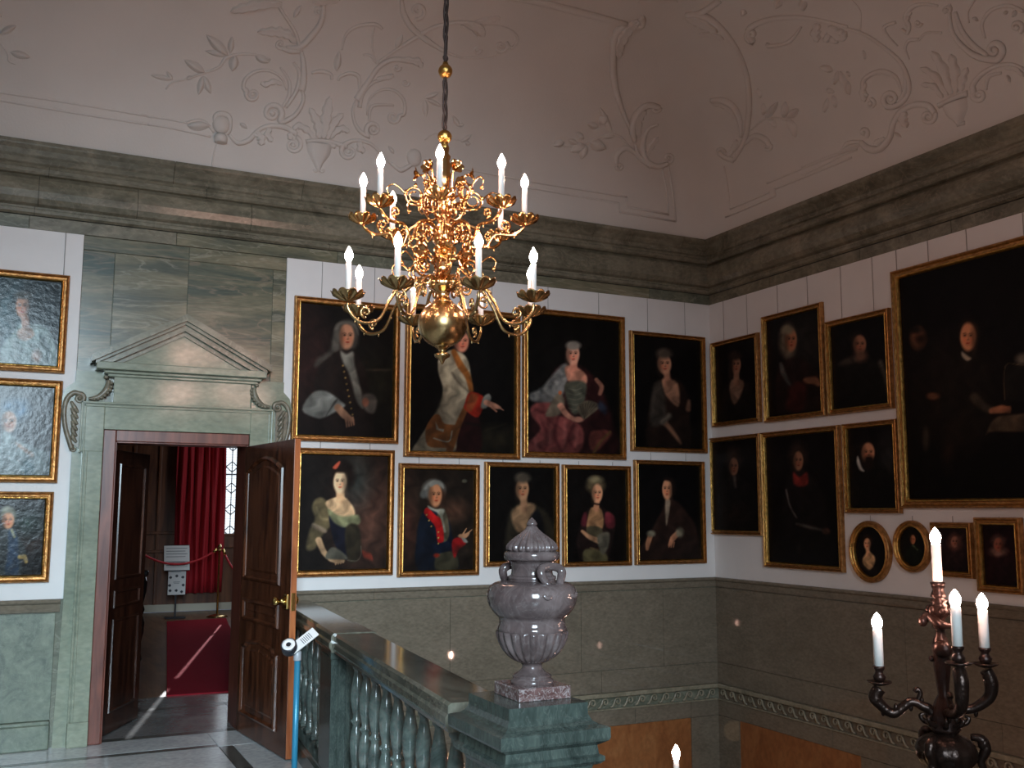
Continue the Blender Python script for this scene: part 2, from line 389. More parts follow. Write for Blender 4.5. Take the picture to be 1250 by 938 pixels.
slabs([(-4.10, -2.772, .225, .925), (-2.772, -1.508, .225, .925), (-1.508, -.625, .225, .925), (-.625, -.012, .225, .925),
       (-4.1, -2.9, .03, .225), (-2.9, -1.3, .03, .225), (-1.3, -.012, .03, .225),
       (-4.1, -2.4, -.265, -.12), (-2.4, -.95, -.265, -.12), (-.95, -.33, -.265, -.12), (-.33, -.012, -.265, -.12),
       (-.33, -.012, LOW, -.265)], 'trim_14', ['marble_dado'], TB)
slabs([(-.978, -.001, .225, .925), (-2.3, -.978, .225, .925), (-4.0, -2.3, .225, .925), (-6, -4, .225, .925),
       (-1.4, -.001, .03, .225), (-3.1, -1.4, .03, .225), (-6, -3.1, .03, .225),
       (-.316, -.001, -.265, -.12), (-1.5, -.316, -.265, -.12), (-3.3, -1.5, -.265, -.12), (-6, -3.3, -.265, -.12), (-.316, -.001, LOW, -.265),
       (-2.75, -1.80, LOW, -.265), (-6, -4.3, LOW, -.265)], 'trim_15', ['marble_dado'], TR)
slabs([(-2.15, -.33, LOW, -.265)], 'trim_16', ['orange'], TB, dep=.008)
slabs([(-1.80, -.316, LOW, -.265), (-4.3, -2.75, LOW, -.265)], 'trim_17', ['orange'], TR, dep=.008)
slabs([(-4.1, -2.45, LOW, -.265), (-2.45, -2.15, LOW, -.265)], 'trim_18', ['marble_dado'], TB)
M['marble_wave'] = marble('wave_band_marble', (.16, .15, .105), (.24, .22, .155), (.33, .30, .22), (.4, .35, .27), 4, .3)
def wave(T, a, b, name):
    mb = MB()
    for z0, z1, d in ((-.008, .03, .045), (-.122, -.108, .03)): mb.bbox(a, b, -d, -.001, z0, z1, .006, T=lambda p: T(*p))
    n = int((b-a)/.13)
    for i in range(n):
        x = a+(i+.5)*(b-a)/n; pts = []; rad = []
        for k in range(15):
            t = k/14; th = pi*1.05-t*pi*2.4; r = .036*(1-.72*t)
            pts.append(T(x+.012+r*cos(th), -.016, -.052+r*sin(th))); rad.append(.010*(1-.35*t))
        pts = [T(x-.068, -.014, -.100), T(x-.045, -.016, -.092)]+pts; rad = [.008, .011]+rad
        mb.tube(pts, rad, 5)
    return struct(mb.build(name, 'marble_wave'))
wave(TB, -4.1, -.03, 'trim_19'); wave(TR, -6, -.03, 'trim_20')

# ------------------------------------------------------------ coved ceiling with stucco
PO, CA, CB = .06, 1.9, 1.75
def cove_pt(side, s, t):
    o = PO+CA*(1-cos(t)); z = ZC+CB*sin(t)
    return (s, -o, z) if side == 0 else (-o, s, z)
m = MB(); NT = 24
for side in (0, 1, 2, 3):
    P = []; n = 24
    for j in range(NT+1):
        t = pi/2*j/NT; o = PO+CA*(1-cos(t)); z = ZC+CB*sin(t)
        for i in range(n+1):
            w = i/n
            if side == 0: x0, x1 = -10+o, -o; P.append((x0+(x1-x0)*w, -o, z))
            if side == 1: y0, y1 = -12+o, -o; P.append((-o, y0+(y1-y0)*w, z))
            if side == 2: y0, y1 = -12+o, -o; P.append((-10+o, y0+(y1-y0)*w, z))
            if side == 3: x0, x1 = -10+o, -o; P.append((x0+(x1-x0)*w, -12+o, z))
    m.add(P, [(j*(n+1)+i, j*(n+1)+i+1, (j+1)*(n+1)+i+1, (j+1)*(n+1)+i) for j in range(NT) for i in range(n)], 0, True)
o = PO+CA; m.add([(-10+o, -12+o, ZC+CB), (-o, -12+o, ZC+CB), (-o, -o, ZC+CB), (-10+o, -o, ZC+CB)], [(0, 1, 2, 3)])
struct(m.build('ceiling', 'plaster'))
m = MB(); m.box(-10.3, .4, -12.3, .35, 7, 7.1); struct(m.build('ceiling_slab', 'plaster'))

def cove_hit(u, v, side=None):
    "point and outward normal on the cove for a direction of the survey"
    d = ray(u, v); best = None
    for sd in ((0, 1) if side is None else (side,)):
        k = 1 if sd == 0 else 0
        def g(t):
            o_ = -(PO+CA*(1-cos(t))); s = (o_-C0[k])/d[k]; return C0[2]+d[2]*s-(ZC+CB*sin(t)), s
        lo, hi = 0., pi/2
        glo, ghi = g(lo)[0], g(hi)[0]
        if glo < 0: lo = hi = 0.
        elif glo*ghi > 0:
            lo = hi = pi/2
        else:
            for _ in range(30):
                mid = (lo+hi)/2
                if g(mid)[0]*glo > 0: lo = mid
                else: hi = mid
        s = g(lo)[1]; p = C0+d*s
        n = np.array([0, -cos(lo)*CB, -sin(lo)*CA]) if sd == 0 else np.array([-cos(lo)*CB, 0, -sin(lo)*CA]); n = n/np.linalg.norm(n)
        ok = (sd == 0 and -p[1] <= -p[0]+.02) or (sd == 1 and -p[0] <= -p[1]+.02)
        if side is not None or ok:
            if best is None: best = (p, n)
    if best is None: return cove_hit(u, v, 0)
    return best
class Relief:
    def __init__(s, ox, oy, sc, side): s.ox, s.oy, s.sc, s.side = ox, oy, sc, side; s.mb = MB()
    def P(s, q): return cove_hit(s.ox+q[0]/s.sc, s.oy+q[1]/s.sc, s.side)
    def stroke(s, pts, w, k=5, seg=6, lift=.25):
        q = catmull(pts, k); n = len(q); ww = interp(w if hasattr(w, '__len__') else [w, w], n); out = []; rad = []
        for p, wi in zip(q, ww):
            P_, N_ = s.P(p); r = wi*1.3/s.sc/2/145; out.append(P_+N_*r*lift); rad.append(max(r, .002))
        s.mb.tube(out, rad, seg); return s
    def spiral(s, cx, cy, r, turns, a0, dirn, w0, w1, pre=None, n=18):
        "scroll that starts at angle a0 on radius r and winds in"
        pts = []
        for i in range(n+1):
            t = i/n; a = a0+dirn*turns*2*pi*t; rr = r*(1-.82*t); pts.append((cx+rr*cos(a), cy+rr*sin(a)))
        ws = [w0+(w1-w0)*i/n for i in range(n+1)]
        if pre: pts = list(pre)+pts; ws = [w0*(.45+.55*i/max(1, len(pre))) for i in range(len(pre))]+ws
        s.stroke(pts, ws, 3); P_, N_ = s.P((cx, cy)); r_ = w0*.55/s.sc/145; s.mb.ell(P_, (r_, r_, r_), 8, 6); return s
    def leaf(s, x0, y0, x1, y1, w, cup=.4):
        "pointed leaf from base to tip, raised midrib"
        a = np.array((x0, y0), float); b = np.array((x1, y1), float); d = b-a; nrm = np.array((-d[1], d[0]))/max(1e-6, np.linalg.norm(d)); P = []; F = []; n = 7
        for i in range(n+1):
            t = i/n; ww = w*.5*(sin(pi*min(1, t*1.02))**.7)*(1-.25*t)+.3
            for j, e in enumerate((-1, -.5, 0, .5, 1)):
                q = a+d*t+nrm*ww*e; p, N_ = s.P(q); h = (.001, .012, .020, .012, .001)[j]*(w/40)*(40/s.sc/10)*2.2*min(1, .3+sin(pi*t))
                P.append(p+N_*h)
        for i in range(n):
            for j in range(4): F.append((i*5+j, i*5+j+1, (i+1)*5+j+1, (i+1)*5+j))
        s.mb.add(P, F, 0, True); return s
    def acan(s, pts, w, lobes=5):
        "acanthus: curved spine with lobed leaflets on both sides"
        q = catmull(pts, 9); n = len(q); P = []; F = []; px = w/s.sc/145
        for i in range(n):
            t = i/(n-1); d = q[min(n-1, i+1)]-q[max(0, i-1)]; d = d/max(1e-6, np.linalg.norm(d)); nn = np.array((-d[1], d[0]))
            env = (.30+.70*sin(pi*min(1, t*.9+.05)))*(1 if t < .86 else max(.08, (1-t)/.14)); lob = .62+.38*abs(sin(lobes*pi*t))
            for e, hh in ((-1, .0), (-.8, .16), (-.4, .20), (0, .09), (.4, .20), (.8, .16), (1, .0)):
                p, N_ = s.P(q[i]+nn*e*w*.55*env*(lob if abs(e) > .5 else 1)); P.append(p+N_*(hh*2.3*px*(.5+.5*sin(pi*t))*(1.0 if abs(e) < .5 else .5+.5*lob)+.001))
        for i in range(n-1):
            for k in range(6): F.append((i*7+k, i*7+k+1, (i+1)*7+k+1, (i+1)*7+k))
        s.mb.add(P, F, 0, True); return s
    def build(s, name): return struct(s.mb.build(name, 'plaster'))

# left cove: main ornament with shell vase (two crops)
r = Relief(180, 0, 4.264, 0)
r.stroke([(362, 745), (345, 800), (336, 868)], 6)
r.stroke([(0, 605), (100, 620), (205, 640)], 8).stroke([(0, 648), (110, 664), (330, 712)], 9)
r.leaf(205, 655, 330, 655, 60).stroke([(205, 640), (270, 625), (320, 655), (345, 690)], [10, 16, 10])
r.mb.ell(r.P((385, 650))[0], (.07, .05, .075), 12, 8); r.stroke([(350, 640), (352, 605), (385, 592), (425, 612), (425, 680), (400, 700)], [10, 18, 22, 18, 12]); r.acan([(385, 690), (395, 650), (370, 620)], 40, 3)
p_, n_ = r.P((378, 725)); r.mb.lathe([(.035, -.035), (.05, -.03), (.052, .01), (.04, .03)], tuple(p_+n_*.035), 14)
r.stroke([(425, 700), (470, 745), (530, 728), (575, 680), (640, 655), (720, 665), (775, 700)], [12, 20, 20, 16, 20, 24, 22]); r.spiral(758, 755, 45, 1.3, -1.2, 1, 22, 8)
r.acan([(560, 690), (590, 720), (590, 760)], 50, 3); r.acan([(640, 665), (625, 700), (650, 740)], 40, 3); r.leaf(480, 640, 520, 670, 28); r.acan([(740, 690), (745, 730)], 35, 2)
# rising S scroll
r.spiral(650, 590, 52, 1.5, .6, -1, 26, 8, pre=[(805, 470), (812, 520), (780, 585), (730, 625), (690, 632)])
r.stroke([(800, 265), (812, 340), (812, 420), (800, 470)], [14, 22, 26, 30]); r.stroke([(760, 325), (790, 380), (775, 470), (720, 560)], [10, 16, 18, 12]); r.stroke([(690, 350), (735, 420), (735, 500), (700, 560)], [8, 14, 16, 10])
r.spiral(548, 490, 38, 1.3, -2.6, -1, 18, 7, pre=[(725, 470), (700, 410), (640, 370), (570, 370), (510, 410), (500, 460)])
r.acan([(700, 440), (660, 425), (610, 440), (590, 425)], 34, 4)
r.stroke([(795, 262), (740, 265), (700, 250)], [22, 20, 16]); r.spiral(692, 230, 24, 1.2, .9, 1, 15, 6)
r.stroke([(720, 245), (790, 245), (850, 190), (905, 110), (915, 20), (905, 0)], [12, 24, 26, 24, 18, 14]); r.spiral(890, 60, 28, 1.1, 0., -1, 14, 6)
r.stroke([(790, 240), (770, 170), (720, 90), (660, 0)], [16, 14, 12, 12]); r.acan([(770, 220), (720, 175), (650, 165), (570, 165)], 56, 5); r.acan([(700, 20), (600, 20), (500, 40), (430, 60)], 56, 5); r.leaf(760, 90, 800, 25, 34)
# leafy branch
r.stroke([(640, 310), (560, 285), (480, 282), (410, 300), (370, 350), (280, 385), (190, 415), (130, 430), (95, 465)], [8, 10, 12, 14, 12, 10, 8, 8, 6])
for L_ in ((420, 290, 305, 180, 60), (430, 275, 440, 190, 40), (410, 290, 300, 265, 34), (455, 290, 440, 370, 60), (560, 290, 635, 325, 48), (300, 380, 190, 310, 54), (290, 395, 265, 495, 44), (290, 395, 330, 490, 44), (130, 420, 100, 370, 28), (130, 415, 15, 390, 34), (200, 410, 240, 400, 26)): r.leaf(*L_)
# vase with acanthus (centre)
r.stroke([(825, 740), (880, 733), (960, 742), (1040, 765)], 20)
r.build('trim_21')
r = Relief(380, 0, 4.264, 0)
r.stroke([(0, 735), (60, 738), (125, 765)], 20)
vp = [(-25, 760), (100, 775), (95, 830), (60, 870), (40, 905), (20, 870), (-15, 830)]
P_ = []; 
for i in range(12):
    t = i/11; wL = np.interp(t, [0, .35, .7, 1], [-28, -20, 8, 30]); wR = np.interp(t, [0, .35, .7, 1], [108, 98, 60, 44]); yy = 750+t*145; cx = (wL+wR)/2; hw = (wR-wL)/2
    for j in range(9):
        e = -1+j/4; p, N_ = r.P((cx+hw*e, yy+hw*.12*e)); P_.append(p+N_*(.06*math.sqrt(max(0, 1-e*e*.999))*(1-t*.5)))
r.mb.add(P_, [(i*9+j, i*9+j+1, (i+1)*9+j+1, (i+1)*9+j) for i in range(11) for j in range(8)], 0, True)
r.spiral(12, 785, 14, 1, 0, 1, 8, 4).spiral(82, 790, 14, 1, 0, 1, 8, 4).spiral(20, 885, 12, .9, 0, 1, 8, 4).spiral(58, 885, 14, .9, 3, -1, 8, 4)
r.acan([(60, 720), (75, 620), (95, 500)], 62, 5); r.acan([(40, 720), (30, 640), (-10, 560)], 50, 4); r.acan([(80, 725), (110, 650), (165, 590)], 48, 4); r.acan([(95, 720), (150, 670), (200, 690)], 40, 4); r.acan([(20, 725), (-20, 680), (-70, 655), (-95, 680)], 40, 4)
r.spiral(195, 790, 42, 1.3, -2.4, -1, 22, 8, pre=[(420, 860), (370, 810), (310, 750), (230, 730), (175, 750)])
r.stroke([(415, 850), (460, 885), (500, 870), (540, 840)], [14, 22, 20, 14]); r.mb.ell(r.P((535, 820))[0], (.07, .05, .08), 12, 8); r.acan([(540, 860), (535, 810), (520, 780)], 36, 3); r.acan([(250, 735), (255, 775), (280, 790)], 40, 3); r.leaf(430, 800, 400, 760, 24)
# right rising scroll, mirror of the left one
r.spiral(322, 675, 40, 1.5, 2.2, 1, 22, 8, pre=[(235, 520), (215, 570), (225, 640), (260, 690), (300, 710)])
r.stroke([(235, 520), (265, 470), (300, 420), (350, 350), (420, 310), (500, 315), (560, 330)], [30, 26, 22, 20, 20, 22, 12]); r.acan([(480, 310), (550, 320), (575, 350)], 44, 3)
r.stroke([(250, 560), (265, 490), (320, 430), (390, 410)], [18, 18, 14, 10]); r.stroke([(300, 640), (310, 560), (360, 545), (430, 550)], [8, 14, 12, 8]); r.acan([(340, 410), (400, 400), (430, 390)], 30, 3)
r.spiral(425, 610, 34, 1.3, -.2, 1, 16, 7, pre=[(290, 600), (300, 520), (360, 470), (430, 470), (480, 520), (485, 590)])
r.stroke([(250, 470), (245, 400), (200, 380), (150, 400), (140, 420)], [8, 18, 16, 12, 10]); r.stroke([(0, 380), (50, 370), (100, 385), (105, 415)], [10, 18, 14, 10]); r.leaf(130, 370, 145, 265, 44)
r.stroke([(160, 260), (180, 180), (240, 135), (330, 125), (370, 150)], [6, 12, 14, 16, 12]); r.stroke([(330, 130), (315, 220), (335, 330)], [8, 10, 6]); r.stroke([(335, 330), (310, 290), (270, 285)], [6, 10, 8])
r.stroke([(340, 330), (440, 260), (550, 190), (640, 140), (760, 115), (870, 130), (900, 170)], [12, 14, 18, 18, 16, 20, 14]); r.acan([(820, 120), (880, 160), (890, 190)], 46, 3); r.acan([(850, 115), (930, 100), (985, 90)], 34, 4); r.leaf(440, 250, 475, 180, 38)
r.stroke([(470, 0), (480, 70), (520, 140), (590, 200), (690, 265), (780, 300)], [16, 24, 26, 24, 14, 8]); r.spiral(550, 55, 46, 1.2, 1.8, -1, 18, 8); r.stroke([(780, 130), (830, 160), (860, 190)], 10)
r.spiral(862, 258, 22, 1.1, 0, 1, 14, 6); r.spiral(985, 240, 36, 1.3, -.6, 1, 16, 7, pre=[(900, 130), (980, 135), (1050, 165), (1075, 210), (1040, 250)]); r.stroke([(780, 300), (900, 300), (1000, 272), (1040, 245)], 8)
r.leaf(590, 510, 665, 480, 34).leaf(590, 520, 595, 610, 36).leaf(600, 515, 680, 555, 30).leaf(770, 660, 735, 600, 30).leaf(760, 650, 795, 650, 26).leaf(780, 740, 835, 700, 28).leaf(800, 745, 830, 750, 28); r.spiral(445, 350, 20, 1, 0, 1, 12, 6).spiral(490, 430, 20, 1, 0, 1, 10, 6)
r.stroke([(590, 730), (650, 690), (720, 720), (800, 735)], 6); r.acan([(0, 0), (60, 5), (150, 0)], 40, 3)
r.stroke([(610, 830), (800, 880), (1000, 920), (1109, 940)], 8)
r.build('trim_22')
# corner of left cove
r = Relief(660, 0, 3.35, 0)
r.stroke([(-80, 735), (0, 750), (180, 778), (352, 806)], 8).stroke([(352, 806), (350, 846), (440, 862), (524, 878)], 8, k=1).stroke([(-80, 762), (0, 776), (320, 832), (322, 868), (430, 885), (552, 905)], 8, k=1)
r.stroke([(522, 878), (515, 780), (497, 690)], 7, k=1).stroke([(552, 905), (540, 790), (522, 680)], 8, k=1)
r.stroke([(-150, -20), (0, 8), (150, 45), (350, 98)], [20, 22, 24, 20]); r.stroke([(-150, -5), (0, 25), (200, 75), (330, 105)], 8)
r.stroke([(350, 98), (310, 130), (295, 200), (298, 320), (325, 430), (365, 530)], [20, 26, 26, 24, 18, 12]); r.acan([(395, 90), (350, 125), (320, 180), (318, 240)], 50, 5); r.spiral(395, 92, 26, 1, -1, 1, 24, 10)
r.stroke([(385, 580), (372, 520), (395, 460), (440, 430), (485, 440)], [14, 28, 26, 24, 18]); r.acan([(400, 560), (395, 490), (430, 450)], 40, 4); r.spiral(470, 440, 18, 1, 0, 1, 16, 8)
r.stroke([(480, 510), (435, 530), (415, 590), (425, 650), (470, 680), (520, 670)], [8, 16, 20, 24, 22, 16]); r.spiral(520, 645, 20, 1.1, 1.5, -1, 16, 8); r.stroke([(385, 590), (400, 640), (450, 680)], [10, 18, 20]); r.acan([(430, 640), (450, 600), (480, 560)], 24, 3)
r.stroke([(400, 640), (350, 605), (310, 630), (308, 670)], [10, 22, 24, 16]); r.spiral(322, 680, 16, 1, 3, -1, 14, 8)
r.stroke([(370, 610), (325, 560), (270, 550), (190, 585), (130, 600), (60, 590)], [6, 8, 8, 8, 6, 6])
for L_ in ((290, 545, 240, 435, 30), (240, 510, 270, 470, 44), (235, 520, 190, 505, 34), (200, 580, 265, 610, 56), (180, 590, 120, 620, 50), (180, 590, 165, 650, 46), (150, 590, 110, 570, 30), (95, 580, 50, 595, 36), (175, 570, 145, 540, 30), (250, 560, 305, 555, 24)): r.leaf(*L_)
r.stroke([(560, 0), (500, 5), (440, 0), (400, 5)], 14)
r.build('trim_23')
# right cove, left part
r = Relief(820, 0, 3.35, 1)
r.stroke([(240, 855), (400, 788)], 7, k=4).stroke([(222, 888), (425, 802)], 8, k=4).stroke([(390, 750), (560, 680), (737, 610)], 7).stroke([(425, 772), (560, 718), (737, 645)], 8)
r.stroke([(240, 855), (232, 780), (215, 680)], 6).stroke([(425, 802), (420, 770)], 8, k=2)
r.stroke([(195, 0), (130, 45), (70, 62)], [22, 22, 18]); r.stroke([(60, 60), (130, 60), (200, 110), (260, 190), (300, 280), (318, 380), (316, 480), (300, 570), (255, 655)], [20, 26, 22, 20, 20, 20, 20, 20, 14]); r.acan([(60, 70), (120, 85), (190, 130)], 44, 4); r.acan([(110, 140), (160, 140), (215, 160)], 24, 3)
r.stroke([(165, 410), (215, 410), (262, 445), (285, 510), (282, 560)], [20, 26, 26, 20, 10]); r.acan([(170, 425), (230, 435), (270, 490)], 28, 4); r.stroke([(255, 655), (215, 640), (195, 620)], [20, 20, 14]); r.spiral(200, 625, 20, 1.1, 0, -1, 14, 7); r.acan([(230, 640), (260, 600), (265, 570)], 26, 3)
r.stroke([(300, 590), (340, 555), (385, 570), (405, 600)], [10, 20, 24, 18]); r.spiral(392, 600, 18, 1, -.5, 1, 14, 7)
r.stroke([(325, 530), (390, 485), (480, 490)], [6, 8, 8])
for L_ in ((480, 485, 510, 560, 40), (460, 480, 465, 415, 36), (475, 480, 520, 445, 40), (385, 485, 435, 415, 34), (375, 470, 375, 420, 28), (400, 490, 430, 520, 26), (365, 400, 350, 360, 24)): r.leaf(*L_)
r.spiral(330, 140, 26, .9, 1.5, 1, 24, 14, pre=[(720, 110), (620, 85), (520, 70), (420, 75), (350, 95), (315, 125)]); r.stroke([(530, 110), (480, 170), (400, 188), (395, 175)], [6, 14, 14, 10]); r.acan([(600, 95), (590, 130), (600, 170)], 40, 3); r.acan([(640, 110), (690, 140), (720, 150)], 50, 3)
for L_ in ((690, 290, 720, 385, 34), (680, 290, 670, 340, 26), (660, 290, 610, 270, 34), (650, 380, 640, 360, 28), (640, 400, 625, 460, 26), (660, 390, 672, 440, 26), (300, 40, 290, 60, 30), (440, 0, 430, 30, 40), (530, 0, 545, 40, 40)): r.leaf(*L_)
r.build('trim_24')
# right cove, vase
r = Relief(1000, 0, 4.264, 1)
r.stroke([(-90, 870), (0, 836), (110, 790), (150, 745), (220, 740)], [8, 8, 10, 18, 14]); r.stroke([(-90, 910), (0, 872), (120, 810), (200, 780)], 8); r.leaf(120, 790, 220, 745, 50)
r.spiral(235, 690, 24, 1.1, 1, -1, 20, 10); r.stroke([(220, 740), (260, 775), (320, 775), (370, 720), (390, 640), (430, 580), (500, 545), (570, 550), (605, 590)], [20, 28, 30, 26, 22, 24, 24, 24, 22]); r.spiral(570, 605, 40, 1.2, -.4, 1, 20, 9); r.acan([(450, 580), (440, 620), (460, 665)], 46, 3); r.acan([(300, 760), (310, 740), (350, 720)], 34, 3); r.leaf(390, 690, 430, 715, 22)
r.spiral(375, 515, 42, 1.4, 1.9, 1, 24, 9, pre=[(0, 100), (120, 140), (240, 180), (350, 255), (430, 330), (470, 430), (460, 500), (410, 548)])
r.stroke([(420, 310), (450, 380), (450, 470), (410, 530)], [8, 16, 18, 12]); r.stroke([(430, 480), (400, 400), (320, 370), (240, 410), (230, 470), (255, 500)], [8, 16, 20, 20, 18, 14]); r.spiral(270, 540, 24, 1.1, -1.5, 1, 18, 8); r.acan([(240, 430), (230, 480), (240, 530)], 34, 3); r.acan([(400, 400), (360, 385), (280, 375)], 28, 3)
r.acan([(130, 190), (90, 200), (60, 200)], 50, 3); r.acan([(60, 170), (40, 200), (30, 215)], 40, 2); r.stroke([(170, 0), (215, 60), (215, 160)], 6)
r.leaf(150, 420, 160, 495, 30).leaf(160, 400, 145, 370, 26).leaf(90, 400, 80, 440, 30).leaf(230, 260, 240, 310, 22).leaf(80, 500, 85, 560, 26).leaf(50, 520, 25, 585, 26).leaf(80, 480, 40, 470, 26)
# shell leaves rising out of vase
for a, b, c, w in (((645, 510), (600, 450), (530, 440), 34), ((670, 500), (610, 400), (530, 350), 40), ((690, 492), (650, 360), (590, 265), 48), ((715, 482), (710, 370), (690, 280), 48), ((740, 475), (750, 410), (775, 350), 40)): r.acan([a, b, c], w, 3)
r.stroke([(625, 550), (700, 515), (775, 485)], 22)
P_ = []
for i in range(12):
    t = i/11; hw = np.interp(t, [0, .4, .8, 1], [62, 56, 24, 10]); cx = 708+t*28; yy = 535+t*115
    for j in range(9):
        e = -1+j/4; p, N_ = r.P((cx+hw*e, yy-hw*.42*e)); P_.append(p+N_*(.06*math.sqrt(max(0, 1-e*e*.999))*(1-t*.4)))
r.mb.add(P_, [(i*9+j, i*9+j+1, (i+1)*9+j+1, (i+1)*9+j) for i in range(11) for j in range(8)], 0, True); r.stroke([(720, 650), (760, 640)], 14)
r.spiral(835, 495, 34, 1.3, -2.6, -1, 24, 9, pre=[(1066, 360), (1000, 335), (920, 345), (850, 385), (805, 440)]); r.stroke([(870, 470), (885, 400), (950, 380)], [8, 16, 10]); r.leaf(980, 390, 995, 430, 26); r.acan([(960, 350), (1030, 360), (1066, 400)], 30, 3)
r.spiral(915, 260, 50, 1.3, 1.4, -1, 26, 10, pre=[(680, 20), (680, 90), (700, 180), (770, 260), (840, 300)]); r.stroke([(710, 60), (740, 150), (800, 230), (880, 290)], [12, 18, 20, 16]); r.acan([(690, 60), (670, 40), (660, 70)], 40, 2)
r.stroke([(780, 120), (775, 60), (810, 0)], 8).stroke([(865, 200), (850, 120), (900, 50), (990, 30), (1066, 60)], [8, 12, 14, 14, 12]); r.spiral(1030, 140, 34, 1.1, 1, -1, 18, 9); r.leaf(960, 70, 985, 60, 24).leaf(1010, 90, 1025, 50, 30).leaf(800, 90, 830, 110, 26)
r.stroke([(410, 240), (360, 190), (340, 140), (400, 115)], [6, 12, 14, 12]).stroke([(470, 310), (450, 250), (470, 210), (520, 205)], [6, 10, 14, 12]).stroke([(430, 150), (460, 170), (470, 130), (450, 90), (480, 40), (540, 20), (620, 30)], [12, 16, 16, 18, 18, 12, 8]); r.stroke([(520, 210), (560, 170), (640, 170)], 8); r.spiral(515, 120, 20, 1, 0, 1, 12, 7); r.acan([(480, 60), (460, 90), (460, 140)], 30, 3)
r.build('trim_25')
r = Relief(0, 0, 4.69, 0)
r.stroke([(-200, 500), (0, 530), (400, 590), (845, 665)], 9).stroke([(-200, 545), (0, 575), (400, 642), (845, 712)], 11)
r.stroke([(-60, 180), (0, 245), (45, 310), (50, 350), (90, 368)], [6, 8, 8, 8, 5]).leaf(60, 300, 175, 330, 50).leaf(0, 195, 95, 145, 50).leaf(-40, 120, 10, 90, 40)
r.build('trim_26')

# ------------------------------------------------------------ door surround in pale marble
def relief_spiral(mb, T, cx, cz, r, turns, a0, dirn, w0, w1, pre=None, y=-.05, n=20):
    pts = list(pre or []); ws = [w0]*len(pts)
    for i in range(n+1):
        t = i/n; a = a0+dirn*turns*2*pi*t; rr = r*(1-.8*t); pts.append((cx+rr*cos(a), cz+rr*sin(a))); ws.append(w0+(w1-w0)*t)
    q = catmull(pts, 3); ww = interp(ws, len(q)); mb.tube([T(a, y, b) for a, b in q], ww, 8)
m = MB()
# shaped backing slab with shoulders around the consoles
bk = [(-5.78, 0), (-5.757, 1.0), (-5.757, 2.0), (-5.76, 2.09), (-5.80, 2.2), (-5.845, 2.33), (-5.85, 2.44), (-5.82, 2.53), (-5.757, 2.58), (-5.757, 2.66),
      (-5.56, 2.66), (-5.56, 0)]
m.prism([(a, b) for a, b in bk], TBd := (lambda a, b, d: (a, d, b)), -.045, -.001, 0)
bk = [(-4.238, 0), (-4.238, 2.0), (-4.20, 2.2), (-4.17, 2.33), (-4.165, 2.44), (-4.19, 2.53), (-4.238, 2.58), (-4.238, 2.66), (-4.49, 2.66), (-4.49, 0)]
m.prism([(a, b) for a, b in bk][::-1], TBd, -.045, -.001, 0)
# architrave jambs with ears
m.bbox(-5.685, -5.552, -.075, -.02, 0, 2.10, .006); m.bbox(-5.712, -5.552, -.078, -.02, 2.07, 2.43, .006); m.bbox(-5.553, -4.497, -.0772, -.02, 2.2352, 2.43, .004)
m.bbox(-4.498, -4.345, -.075, -.02, 0, 2.10, .006); m.bbox(-4.498, -4.318, -.078, -.02, 2.07, 2.43, .006)
for k, (w, d) in enumerate(((0, .095), (.022, .088))):     # raised outer mouldings
    for (x0, x1, z0, z1) in ((-5.715+w, -5.700+w, 2.06, 2.435-w), (-4.332-w, -4.317-w, 2.06, 2.435-w), (-5.715+w, -4.317-w, 2.42-w, 2.435-w), (-5.69+w, -5.675+w, 0, 2.075), (-4.357-w, -4.342-w, 0, 2.075)):
        m.bbox(x0, x1, -d, -.02, z0, z1, .004)
m.bbox(-5.69, -5.552, -.10, -.02, 0, .17, .006); m.bbox(-4.498, -4.342, -.10, -.02, 0, .17, .006)
# frieze block and cornice
m.bbox(-5.50, -4.50, -.075, -.02, 2.43, 2.64, .004)
m.bbox(-5.545, -4.455, -.10, -.02, 2.625, 2.648, .006); m.bbox(-5.575, -4.43, -.13, -.02, 2.645, 2.672, .008); m.bbox(-5.632, -4.405, -.185, -.02, 2.668, 2.722, .006)
# pediment
ax, az = -5.022, 3.115
m.prism([(-5.56, 2.72), (-4.47, 2.72), (ax, 3.0)], TBd, -.085, -.02)
mr = MB()
for sgn, tipx in ((-1, -5.668), (1, -4.372)):
    for (d0, o0, o1, ins) in ((-.215, 0, .045, 0), (-.185, .045, .066, .03), (-.15, .066, .105, .05), (-.105, .105, .135, .09)):
        dx, dz = ax-tipx, az-2.765; L_ = math.hypot(dx, dz); nx, nz = -dz/L_*(1 if dx > 0 else -1), dx/L_*(1 if dx > 0 else -1)
        vz = L_/abs(dx)
        poly = [(tipx-sgn*ins, 2.765-o0*vz-ins*.0+ins*dz/abs(dx)), (ax, az-o0*vz), (ax, az-o1*vz), (tipx-sgn*ins, 2.765-o1*vz+ins*dz/abs(dx))]
        mr.prism(poly, TBd, d0, -.02)
struct(m.build('door_1', 'marble_pale')); struct(mr.build('trim_30', 'marble_a'))
M['marble_tan'] = marble('tan_carved_marble', (.10, .09, .065), (.17, .155, .11), (.24, .22, .16), (.3, .27, .2), 6, .35)
m = MB()
